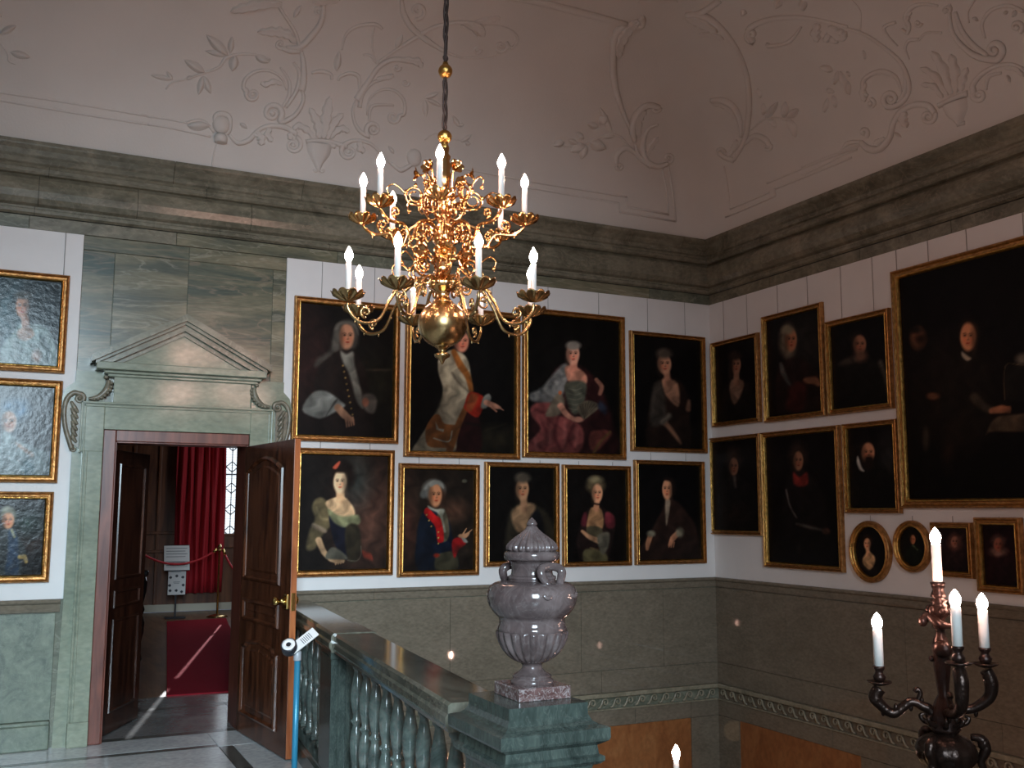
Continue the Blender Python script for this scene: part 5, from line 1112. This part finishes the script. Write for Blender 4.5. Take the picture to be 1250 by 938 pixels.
for sx in (0, 1):
    m = MB()
    panel_ring(m, lambda a, h, b: (PX0-h, a, b), [(PY0+.05, .22), (PY1-.05, .22), (PY1-.05, .74), (PY0+.05, .74)][::-1], [(0, 0), (.006, .008), (.014, .008), (.02, .001)]) if sx == 0 else panel_ring(m, lambda a, h, b: (a, PY0-h, b), [(PX0+.05, .22), (PX1-.05, .22), (PX1-.05, .74), (PX0+.05, .74)], [(0, 0), (.006, .008), (.014, .008), (.02, .001)])
    m.build('pedestal_panel', 'marble_ped', bal)

UX, UY = -4.475, -4.825; UZ = 1.028
_z1 = axis_z(645, 632, UX, UY); us = (_z1-UZ)/(845-40)
urn = thing('urn', 'reddish grey marble urn with gadrooned lid on the balustrade pedestal', 'urn', (UX, UY, UZ))
def uz(y): return (845-y)*us
m = MB(); m.bbox(-130*us, 130*us, -130*us, 130*us, 0, 56*us, .003); o = m.build('base', 'marble_plinth', urn); o['label'] = 'square red veined marble base'
def prof(lst): 
    q = catmull([(r_*us, uz(y)) for r_, y in lst], 3); return [(max(.0005, a), b) for a, b in q]
m = MB(); m.lathe(prof([(96, 790), (100, 775), (88, 762), (90, 752), (66, 738), (48, 722), (46, 708), (52, 700), (58, 694)]), (0, 0, 0), 32); m.build('foot', 'marble_urn', urn)
def gad(r_, z, a):
    zz = 845-z/us; amp = max(0., min(1., (zz-552)/10))*max(0., min(1., (697-zz)/12)); return r_*(1+.055*amp*(abs(cos(a*11))*2-1))
m = MB(); lower = [(40, 700), (70, 692), (105, 668), (132, 636), (150, 600), (160, 566), (163, 553)]
m.lathe(prof(lower), (0, 0, 0), 132, fn=gad)
m.lathe(prof([(160, 553), (160, 540), (154, 525), (152, 505), (158, 492), (170, 482), (184, 465), (200, 440), (208, 410), (208, 385), (198, 358), (172, 338), (130, 330), (108, 326), (112, 318), (110, 308), (98, 302), (95, 280), (97, 260), (100, 248), (112, 238), (124, 232), (130, 220), (130, 206), (122, 197), (104, 192)]), (0, 0, 0), 64)
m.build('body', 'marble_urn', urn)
def gad2(r_, z, a):
    zz = 845-z/us; amp = max(0., min(1., (zz-88)/20))*max(0., min(1., (196-zz)/8)); return r_*(1+.075*amp*(abs(cos(a*10))*2-1))
m = MB(); m.lathe(prof([(106, 194), (114, 182), (110, 165), (96, 148), (72, 128), (50, 112), (34, 96), (26, 84), (20, 78)]), (0, 0, 0), 120, fn=gad2)
m.lathe(prof([(18, 80), (25, 72), (22, 62), (14, 52), (4, 42), (1, 40)]), (0, 0, 0), 20); m.build('lid', 'marble_urn', urn)
_v = Vector((C0[0]-UX, C0[1]-UY, 0)).normalized(); _w = Vector((_R[0], _R[1], 0)).normalized()
for sg in (1, -1):
    d = (_v*cos(R_(42))+_w*sin(R_(42)))*sg; tn = Vector((-d.y, d.x, 0))
    half = [(-104, 186, 378), (-88, 196, 392), (-64, 190, 388), (-44, 170, 366), (-40, 148, 338), (-56, 138, 312), (-66, 132, 288), (-56, 124, 270), (-28, 118, 262), (0, 116, 260)]
    path = half+[(-a, b, c) for a, b, c in half[:-1][::-1]]
    q = catmull([(a, b, c) for a, b, c in path], 3); pts = [tn*(a*us)+d*(b*us)+Vector((0, 0, uz(c))) for a, b, c in q]
    m = MB(); m.tube(pts, interp([.005, .009, .013, .015, .015, .014, .015, .015, .013, .009, .005], len(pts)), 10)
    m.tube([d*(98*us)+Vector((0, 0, uz(268))), d*(120*us)+Vector((0, 0, uz(264)))], .012, 8)
    m.build('handle', 'marble_urn', urn)

# ------------------------------------------------------------ belt post with information card
bpst = thing('barrier_post', 'blue metal belt post with round black head and tilted white card', 'barrier post', (-4.628, -2.25, 0))
m = MB(); m.lathe([(.15, 0), (.15, .012), (.05, .03), (.02, .035)], (0, 0, 0), 24); m.build('base', 'black', bpst)
m = MB(); m.lathe([(.0165, .03), (.0165, .82)], (0, 0, 0), 16); m.build('pole', 'blue', bpst)
m = MB(); m.lathe([(.020, .815), (.022, .82), (.022, .86), (.012, .875)], (0, 0, 0), 16); m.build('collar', 'grey', bpst)
rt = Matrix.Rotation(R_(-25), 4, 'Z') @ Matrix.Rotation(R_(52), 4, 'X')
m = MB(); m.lathe([(.040, -.03), (.044, -.026), (.044, .024), (.038, .028)], (-.055, -.03, .895), 28, M4=rt); 
bh = m.build('belt_head', 'black', bpst)
m = MB(); m.lathe([(.036, .0285), (.036, .031), (.014, .031), (.014, .0285)], (-.055, -.03, .895), 28, M4=rt, cap=False); m.build('disc', 'paper', bpst)
m = MB(); T4 = Matrix.Translation((.045, -.03, .945)) @ Matrix.Rotation(R_(-33), 4, 'Y') @ Matrix.Rotation(R_(-38), 4, 'X') 
T4 = Matrix.Translation((.025, -.025, .925)) @ Matrix.Rotation(R_(-36), 4, 'Y') @ Matrix.Rotation(R_(40), 4, 'X')
tc = lambda p: tuple(T4 @ Vector(p))
m.bbox(-.085, .085, -.032, .032, -.006, .004, .003, 0, T=tc)
for k in range(6): m.box(.045-k*.011, .049-k*.011, -.024, .018, .0042, .0052, 1, T=tc)
m.build('information_card', ['paper', 'ink'], bpst)

# ------------------------------------------------------------ chandelier
DEP = 5.0
a0 = C0+ray(540.5, 378)*DEP; CHX, CHY = float(a0[0]), float(a0[1]); PXM = F_PX/DEP
def cz(v): return axis_z(540.5, v, CHX, CHY)
ch = thing('chandelier', 'brass two-tier chandelier with white electric candles hanging from a dark cord', 'chandelier', (CHX, CHY, 0))
view = math.atan2(C0[1]-CHY, C0[0]-CHX)    # direction towards the viewer
def petal_dish(mb, c, R, lobes=10, depth=.035):
    P = []; seg = lobes*6; rad = [0.001, .18, .45, .72, .9, 1.0]
    for surf in (0, 1):
        for t in rad:
            for k in range(seg):
                a = 2*pi*k/seg; lb = abs(sin(a*lobes/2)); r_ = R*t*(1-.07*(1-lb)*t); z = depth*(t**1.6)+.012*t*lb-.004*surf-(.006*t if lb < .3 else 0)
                P.append((c[0]+r_*cos(a), c[1]+r_*sin(a), c[2]+z-.0))
    n = len(rad); F = []
    for i in range(n-1):
        for k in range(seg):
            k2 = (k+1) % seg; F.append((i*seg+k, i*seg+k2, (i+1)*seg+k2, (i+1)*seg+k)); F.append(((n+i)*seg+k, (n+i+1)*seg+k, (n+i+1)*seg+k2, (n+i)*seg+k2))
    for k in range(seg): k2 = (k+1) % seg; F.append(((n-1)*seg+k, (n-1)*seg+k2, (2*n-1)*seg+k2, (2*n-1)*seg+k))
    mb.add(P, F, 0, True)
def flower(mb, c, R, nrm):
    "open six-petal rose facing nrm"
    nrm = Vector(nrm).normalized(); q = nrm.to_track_quat('Z', 'Y').to_matrix().to_4x4(); q.translation = Vector(c)
    seg = 36; P = []
    for t, z in ((.08, .0), (.25, .012), (.5, .020), (.75, .034), (1.0, .036)):
        for k in range(seg):
            a = 2*pi*k/seg; lb = abs(cos(a*3)); r_ = R*t*(1-.22*(1-lb)*t); P.append(tuple(q @ Vector((r_*cos(a), r_*sin(a), z*R/.05*(.8+.25*lb)))))
    n = 5; mb.add(P, [(i*seg+k, i*seg+(k+1) % seg, (i+1)*seg+(k+1) % seg, (i+1)*seg+k) for i in range(n-1) for k in range(seg)], 0, True)
    mb.ell(tuple(q @ Vector((0, 0, .010))), (R*.24,)*3, 10, 8)
m = MB()
def colp(lst): 
    pts = [(r_/PXM, cz(v)) for v, r_ in lst]; return pts[::-1]
prof_c = [(170, 2), (176, 4), (182, 6), (188, 5), (192, 8), (197, 6), (203, 9), (210, 7), (214, 9), (222, 7), (232, 7), (240, 9), (248, 6), (262, 7), (268, 10), (274, 7), (280, 11), (288, 14), (296, 13), (300, 9), (306, 11), (318, 11), (326, 8), (333, 7), (339, 11), (343, 17), (347, 20), (352, 17), (356, 9), (362, 7), (367, 10), (370, 13)]
m.lathe(colp(prof_c), (0, 0, 0), 24, fn=lambda r_, z, a: r_*(1+.06*cos(8*a)))
m.build('column', 'brass', ch)
m = MB(); rb = 30/PXM; zb = cz(396); m.ell((0, 0, zb), (rb, rb, rb*.97), 40, 24)
m.lathe(colp([(367, 8), (369, 12), (372, 13)]), (0, 0, 0), 20)
m.lathe(colp([(421, 14), (424, 9), (427, 5), (430, 4), (433, 10), (436, 9), (439, 4), (443, 2), (445, 1)]), (0, 0, 0), 20); m.build('globe', 'brass_dull', ch)
def add_candle(parent, c, tier, big=1.):
    ss = .0145*big
    m = MB(); m.lathe([(.010, .01), (.021, .018), (.016, .028), (.021, .040), (.0215, .052)], c, 14); m.build('socket', 'brass_dull', parent)
    m = MB(); m.lathe([(ss, .045), (ss, .185), (ss*.8, .19)], c, 14); m.build('candle_sleeve', 'sleeve', parent)
    m = MB(); m.lathe([(.008, .190), (.014, .200), (.0195, .216), (.0195, .228), (.014, .244), (.007, .258), (.001, .268)], c, 12); m.build('bulb', 'flame', parent)
def arm(ang, R, zd, hubz, drop, tier):
    d = Vector((cos(ang), sin(ang), 0)); n = Vector((-sin(ang), cos(ang), 0))
    m = MB()
    if tier == 0: pts = [(.035, hubz), (.10*R/.48, hubz+.035), (.20*R/.48, hubz+.01), (.27*R/.48, hubz-.08), (.33*R/.48, zd-drop), (.42*R/.48, zd-drop-.015), (.475*R/.48, zd-drop*.55), (R, zd-.01)]
    else: pts = [(.03, hubz), (.09*R/.41, hubz+.06), (.17*R/.41, hubz+.04), (.21*R/.41, hubz-.05), (.26*R/.41, zd-drop), (.34*R/.41, zd-drop), (.385*R/.41, zd-.035), (R, zd-.008)]
    q = catmull([(a, b) for a, b in pts], 6); P = [d*a+Vector((0, 0, b)) for a, b in q]
    m.tube(P, interp([.010, .009, .008, .008, .009, .007], len(P)), 8)
    # scrolls and leaf buds on the arm
    for (ca, cb, r_, a1, dr) in ((pts[1][0]+.02, pts[1][1]-.035, .036, 2.2, -1), (pts[3][0]-.05, pts[3][1]+.02, .040, .3, 1), (pts[5][0]-.03, pts[5][1]+.05, .030, -1.6, 1)):
        sp = []
        for i in range(15):
            t = i/14; th = a1+dr*2*pi*1.15*t; rr = r_*(1-.7*t); sp.append(d*(ca+rr*cos(th))+Vector((0, 0, cb+rr*sin(th))))
        m.tube(sp, interp([.007, .006, .004], 15), 6); m.ell(sp[-1], (.009, .009, .009), 8, 6)
    for k in (14, 20, 26, 32):
        if k < len(P): m.ell(P[k]+Vector((0, 0, -.012)), (.005, .005, .011), 6, 5)
    o = m.build('arm', 'brass' if tier else 'brass_dull', ch)
    m = MB(); petal_dish(m, (d.x*R, d.y*R, zd), 20.5/PXM if tier == 0 else 18.5/PXM); m.build('drip_dish', 'brass_dull' if tier == 0 else 'brass', o)
    add_candle(o, (d.x*R, d.y*R, zd), tier)
for k in range(8):
    arm(view+R_(22.5-3)+k*pi/4, 118/PXM, cz(377), cz(352), .085, 0)
for k in range(8):
    arm(view+R_(-3)+k*pi/4, 100/PXM, cz(274), cz(290), .055, 1)
# flower ornaments on curling stems
for k in range(6):
    a = view+R_(25)+k*pi/3; d = Vector((cos(a), sin(a), 0))
    m = MB(); z0, z1 = cz(262), cz(214); R1 = 30/PXM
    q = catmull([(.02, z0), (.06, z0-.03), (.10, z0+.02), (.09, z0+.10), (R1-.02, z1-.01), (R1, z1)], 5); m.tube([d*a_+Vector((0, 0, b)) for a_, b in q], .006, 6)
    for s_ in (-1, 1):
        e = Vector((-sin(a), cos(a), 0))*s_
        q = catmull([(0, 0), (.04, .03), (.075, .01), (.06, -.035), (.03, -.02)], 4); m.tube([d*.09+e*x+Vector((0, 0, z0+.05+y)) for x, y in q], interp([.006, .005, .003], len(q)), 6)
    flower(m, d*R1+Vector((0, 0, z1)), 9.5/PXM, d+Vector((0, 0, .15))); m.build('flower_ornament', 'brass', ch)
for k in range(6):
    a = view+R_(4)+k*pi/3; d = Vector((cos(a), sin(a), 0))
    m = MB(); z1 = cz(311); R1 = (22 if k else 18)/PXM
    m.tube([Vector((0, 0, z1+.02)), d*R1*.6+Vector((0, 0, z1-.03)), d*R1+Vector((0, 0, z1))], .007, 6)
    flower(m, d*R1+Vector((0, 0, z1)), 14/PXM, d+Vector((0, 0, -.1))); m.build('flower_ornament', 'brass', ch)
for k in range(12):   # vines between the arms
    a = view+R_(11)+k*pi/6; d = Vector((cos(a), sin(a), 0)); m = MB()
    z0 = cz(242 if k % 2 else 330); sp = []; RR = .10 if k % 2 else .085
    for i in range(24):
        t = i/23; th = -1.2+2*pi*1.5*t; rr = .05*(1-.6*t); sp.append(d*(RR+.05+rr*cos(th))+Vector((0, 0, z0+rr*sin(th))))
    sp = [Vector((0, 0, z0-.03)), d*.05+Vector((0, 0, z0-.055))]+sp; m.tube(sp, interp([.007, .006, .004], len(sp)), 6)
    for i in (5, 9, 13): m.ell(sp[i]+Vector((0, 0, .012)), (.010, .010, .016), 7, 5)
    sp2 = [d*(RR+.09)+Vector((0, 0, z0)), d*(RR+.15)+Vector((0, 0, z0+.05)), d*(RR+.19)+Vector((0, 0, z0+.03)), d*(RR+.18)+Vector((0, 0, z0-.01))]; q = catmull(sp2, 4); m.tube(q, interp([.005, .004, .003], len(q)), 6); m.ell(q[-1], (.011,)*3, 7, 5)
    m.build('vine_ornament', 'brass', ch)
# finial urn, two gilt balls, cords
m = MB(); m.ell((0, 0, cz(167)), (9/PXM, 9/PXM, 8.5/PXM), 20, 14); m.lathe(colp([(173, 5), (176, 4), (180, 6), (186, 5)]), (0, 0, 0), 16); m.build('lower_ball', 'gold', ch)
m = MB(); m.ell((0, 0, cz(87)), (9/PXM, 9/PXM, 9/PXM), 20, 14); m.lathe(colp([(76, 3), (79, 4), (81, 5)]), (0, 0, 0), 14); m.build('upper_ball', 'gold', ch)
m = MB()
zt = ZC+CB-.005
for (za, zc_) in ((cz(160), cz(95)), (cz(76), zt)):
    for j in range(3):
        pts = []; n = 60
        for i in range(n+1):
            t = i/n; th = 2*pi*(t*(zc_-za)/.35+j/3); rr = .0095*(1 if .06 < t < .94 else .5); pts.append((rr*cos(th), rr*sin(th), za+(zc_-za)*t))
        m.tube(pts, .0062, 6)
rg = []
for i in range(17): th = 2*pi*i/16; rg.append((.012*cos(th), 0, cz(74)+.014+.014*sin(th)))
m.tube(rg, .004, 6); m.build('hanging_cord', 'rope', ch)
m = MB(); m.lathe([(.10, zt-.03), (.06, zt-.05), (.02, zt-.07), (.01, zt-.08)][::-1], (0, 0, 0), 20); m.build('ceiling_rose', 'gold', ch)

# ------------------------------------------------------------ bronze candelabra
KX, KY = -2.882, -5.14
def kz(v): return axis_z(1150, v, KX, KY)
KM = F_PX/3.8
cn = thing('candelabrum', 'dark bronze candelabrum with four lit white candles at the right', 'candelabrum', (KX, KY, 0))
def kprof(lst): return [(r_/KM, kz(v)) for v, r_ in lst][::-1]
KB = kz(960)
m = MB(); m.lathe(kprof([(893, 8), (896, 16), (900, 24), (906, 31), (914, 34), (922, 34), (930, 30), (940, 22), (950, 14), (960, 10), (966, 16), (974, 26), (980, 30), (986, 30)]), (0, 0, 0), 48, fn=lambda r_, z, a: r_*(1+.05*abs(cos(6*a))))
vz = m.build('vase', 'bronze', cn)
m = MB()
for k in range(3):   # curling figures on the vase flanks
    m = MB()
    a = view+1.2+k*2*pi/3; d = Vector((cos(a), sin(a), 0)); q = catmull([(28, 898), (40, 900), (44, 912), (38, 926), (40, 940), (30, 950)], 5)
    m.tube([d*(r_/KM)+Vector((0, 0, kz(v))) for r_, v in q], interp([.012, .018, .020, .016, .014, .010], len(q)), 8); m.ell(d*(42/KM)+Vector((0, 0, kz(905))), (.022, .022, .026), 10, 8); m.build('vase_figure', 'bronze', cn)

m = MB(); m.lathe(kprof([(716, 8), (720, 6), (725, 8), (729, 9), (731, 5), (733, 11), (736, 8), (741, 11), (746, 13), (751, 11), (756, 6), (762, 8), (766, 9), (770, 5), (776, 6), (780, 8), (784, 9), (790, 11), (800, 9), (812, 10), (830, 8), (848, 6), (856, 10), (866, 14), (876, 17), (884, 14), (889, 18), (894, 14)]), (0, 0, 0), 24, fn=lambda r_, z, a: r_*(1+.05*cos(6*a)))
m.lathe(kprof([(711, 8), (712, 9), (717, 7)]), (0, 0, 0), 20)
for k in range(6): a = k*pi/3; m.ell((.036*cos(a), .036*sin(a), kz(745)), (.014, .014, .018), 8, 6)
m.build('shaft', 'bronze_red', cn)
m = MB(); e1 = Vector((C0[0]-KX, C0[1]-KY, 0)).normalized(); e2 = Vector((-e1.y, e1.x, 0))   # e2 : left or right of the view
if (Vector((KX, KY, 0))+e2-Vector((C0[0], C0[1], 0))).dot(Vector(tuple(_R))) < (Vector((KX, KY, 0))-Vector((C0[0], C0[1], 0))).dot(Vector(tuple(_R))): e2 = -e2
q = Matrix(((e2.x, 0, e1.x), (e2.y, 0, e1.y), (0, 1, 0))).to_4x4()
m.lathe([(.001, -.03), (.030, -.022), (.036, 0), (.030, .022), (.02, .03), (.001, .032)], tuple(e1*.02+e2*.005+Vector((0, 0, kz(792)))), 24, M4=q); m.build('medallion', 'bronze_red', cn)
m = MB(); mq = [e2*(-.06)+Vector((0, 0, kz(760))), e2*(-.035)+Vector((0, 0, kz(752))), e2*(.0)+e1*.03+Vector((0, 0, kz(762))), e2*(.05)+Vector((0, 0, kz(764)))]
q_ = catmull(mq, 5); m.tube(q_, interp([.016, .02, .018, .008], len(q_)), 8); m.ell(mq[0], (.018, .018, .02), 10, 8); m.ell(e2*(-.035)+Vector((0, 0, kz(805))), (.012,)*3, 8, 6); m.build('bird_ornament', 'bronze_red', cn)
def k_arm(px_u, px_v, z_dep, ztop_v, label, bend):
    c = C0+ray(px_u, px_v)*z_dep; loc = Vector((c[0]-KX, c[1]-KY, c[2])); d = Vector((loc.x, loc.y, 0)); R = d.length; d.normalize(); zd = loc.z
    z0 = kz(880)
    m = MB()
    pts = [(.02, z0-.02), (.05, z0+.035), (R*.32, kz(864)), (R*.52, kz(859)), (R*.80, kz(874)), (R*1.03, kz(862)), (R*1.08, zd-.05), (R, zd-.02)] if bend else [(.02, z0-.02), (.045, z0+.03), (R*.42, kz(866)), (R*.72, kz(862)), (R*1.05, kz(848)), (R*1.10, zd-.06), (R, zd-.02)]
    q = catmull([(a, b) for a, b in pts], 6); P = [d*a+Vector((0, 0, b)) for a, b in q]; m.tube(P, interp([.016, .020, .017, .020, .026, .024], len(P)), 10)
    for k in range(5): m.ell(P[8+k*5]+Vector((0, 0, .018 if k % 2 else -.02)), (.009, .009, .016), 7, 6)
    sp = [d*(R*.42)+Vector((0, 0, kz(862)+.01)), d*(R*.36)+Vector((0, 0, kz(852)+.01)), d*(R*.40)+Vector((0, 0, kz(846)+.01)), d*(R*.45)+Vector((0, 0, kz(850)+.01))]; m.tube(catmull(sp, 4), .010, 7)
    o = m.build('arm', 'bronze', cn)
    c = (d.x*R, d.y*R, zd)
    m = MB(); m.lathe([(.006, -.012), (.03, -.006), (.046, .002), (.047, .006), (.02, .004), (.012, .008)], c, 24); m.build('drip_pan', 'bronze', o)
    m = MB(); m.lathe([(.012, .004), (.022, .014), (.025, .024), (.016, .036), (.014, .044), (.022, .054), (.024, .064)], c, 18); m.build('socket', 'bronze_red', o)
    m = MB(); m.lathe([(.0185, .06), (.0185, .198), (.016, .203)], c, 18); m.build('candle_sleeve', 'sleeve', o)
    m = MB(); m.lathe([(.012, .202), (.017, .212), (.0205, .226), (.019, .238), (.011, .254), (.001, .266)], c, 14); m.build('bulb', 'flame', o)
k_arm(1073.7, 834, 3.85, 751, '', True)
k_arm(1170, 811, 3.60, 716, '', False)
k_arm(1203, 812, 3.76, 726, '', False)
c = (0, 0, kz(712)-.055)
m = MB(); m.lathe([(.0185, .06), (.0185, .198), (.016, .203)], c, 18); m.build('candle_sleeve', 'sleeve', cn)
m = MB(); m.lathe([(.012, .202), (.017, .212), (.0205, .226), (.019, .238), (.011, .254), (.001, .266)], c, 14); m.build('bulb', 'flame', cn)
m = MB(); q0 = kz(990)
for k in range(8):
    a = 2*pi*k/8; d = Vector((cos(a), sin(a), 0)); z = kz(885); qq = catmull([(.03, z-.03), (.05, z), (.075, z+.012), (.085, z+.03), (.07, z+.036)], 4); m.tube([d*x+Vector((0, 0, y)) for x, y in qq], interp([.012, .010, .005], len(qq)), 7)
m.build('leaf_collar', 'bronze', cn)
m = MB(); ring_prof(m, KX-.16, KX+.16, KY-.16, KY+.16, [(.06, LOW), (.06, LOW+.3), (0, LOW+.35), (0, q0-.15), (.03, q0-.12), (.05, q0-.08), (.05, q0-.02), (0, q0)])
tag(m.build('pedestal', 'marble_ped'), 'marble pedestal rising from the stairwell below the bronze candelabrum', 'pedestal')
# lower candle
c6 = C0+ray(825.5, 934)*6.0
def candlestick(x, y, z, label):
    lc = thing('candlestick', label, 'candlestick', (x, y, 0))
    m = MB(); m.lathe([(.09, LOW+1.5), (.09, LOW+1.52), (.03, LOW+1.56), (.02, z-.45), (.04, z-.40), (.018, z-.3), (.05, z-.19), (.022, z-.17), (.024, z-.13)], (0, 0, 0), 18); m.build('stem', 'bronze', lc)
    m = MB(); m.lathe([(.0175, z-.14), (.0175, z+.02), (.015, z+.025)], (0, 0, 0), 18); m.build('candle_sleeve', 'sleeve', lc)
    m = MB(); m.lathe([(.011, z+.024), (.016, z+.035), (.0245, z+.062), (.0235, z+.078), (.011, z+.105), (.001, z+.118)], (0, 0, 0), 14); m.build('bulb', 'flame', lc)
    m = MB(); ring_prof(m, x-.16, x+.16, y-.16, y+.16, [(.03, LOW), (.03, LOW+.2), (0, LOW+.24), (0, LOW+1.35), (.04, LOW+1.4), (.04, LOW+1.48), (0, LOW+1.5)])
    return m.build('stair_post', 'marble_ped')
tag(candlestick(c6[0], c6[1], c6[2], 'single lit white candle low in the stairwell before the orange panel'), 'marble post in the stairwell carrying the single low candle', 'post')
tag(candlestick(-1.10, -4.0, -.22, 'candle below the picture edge whose spark shows in the polished back wall'), 'marble post below the picture edge left of the stair wall', 'post')
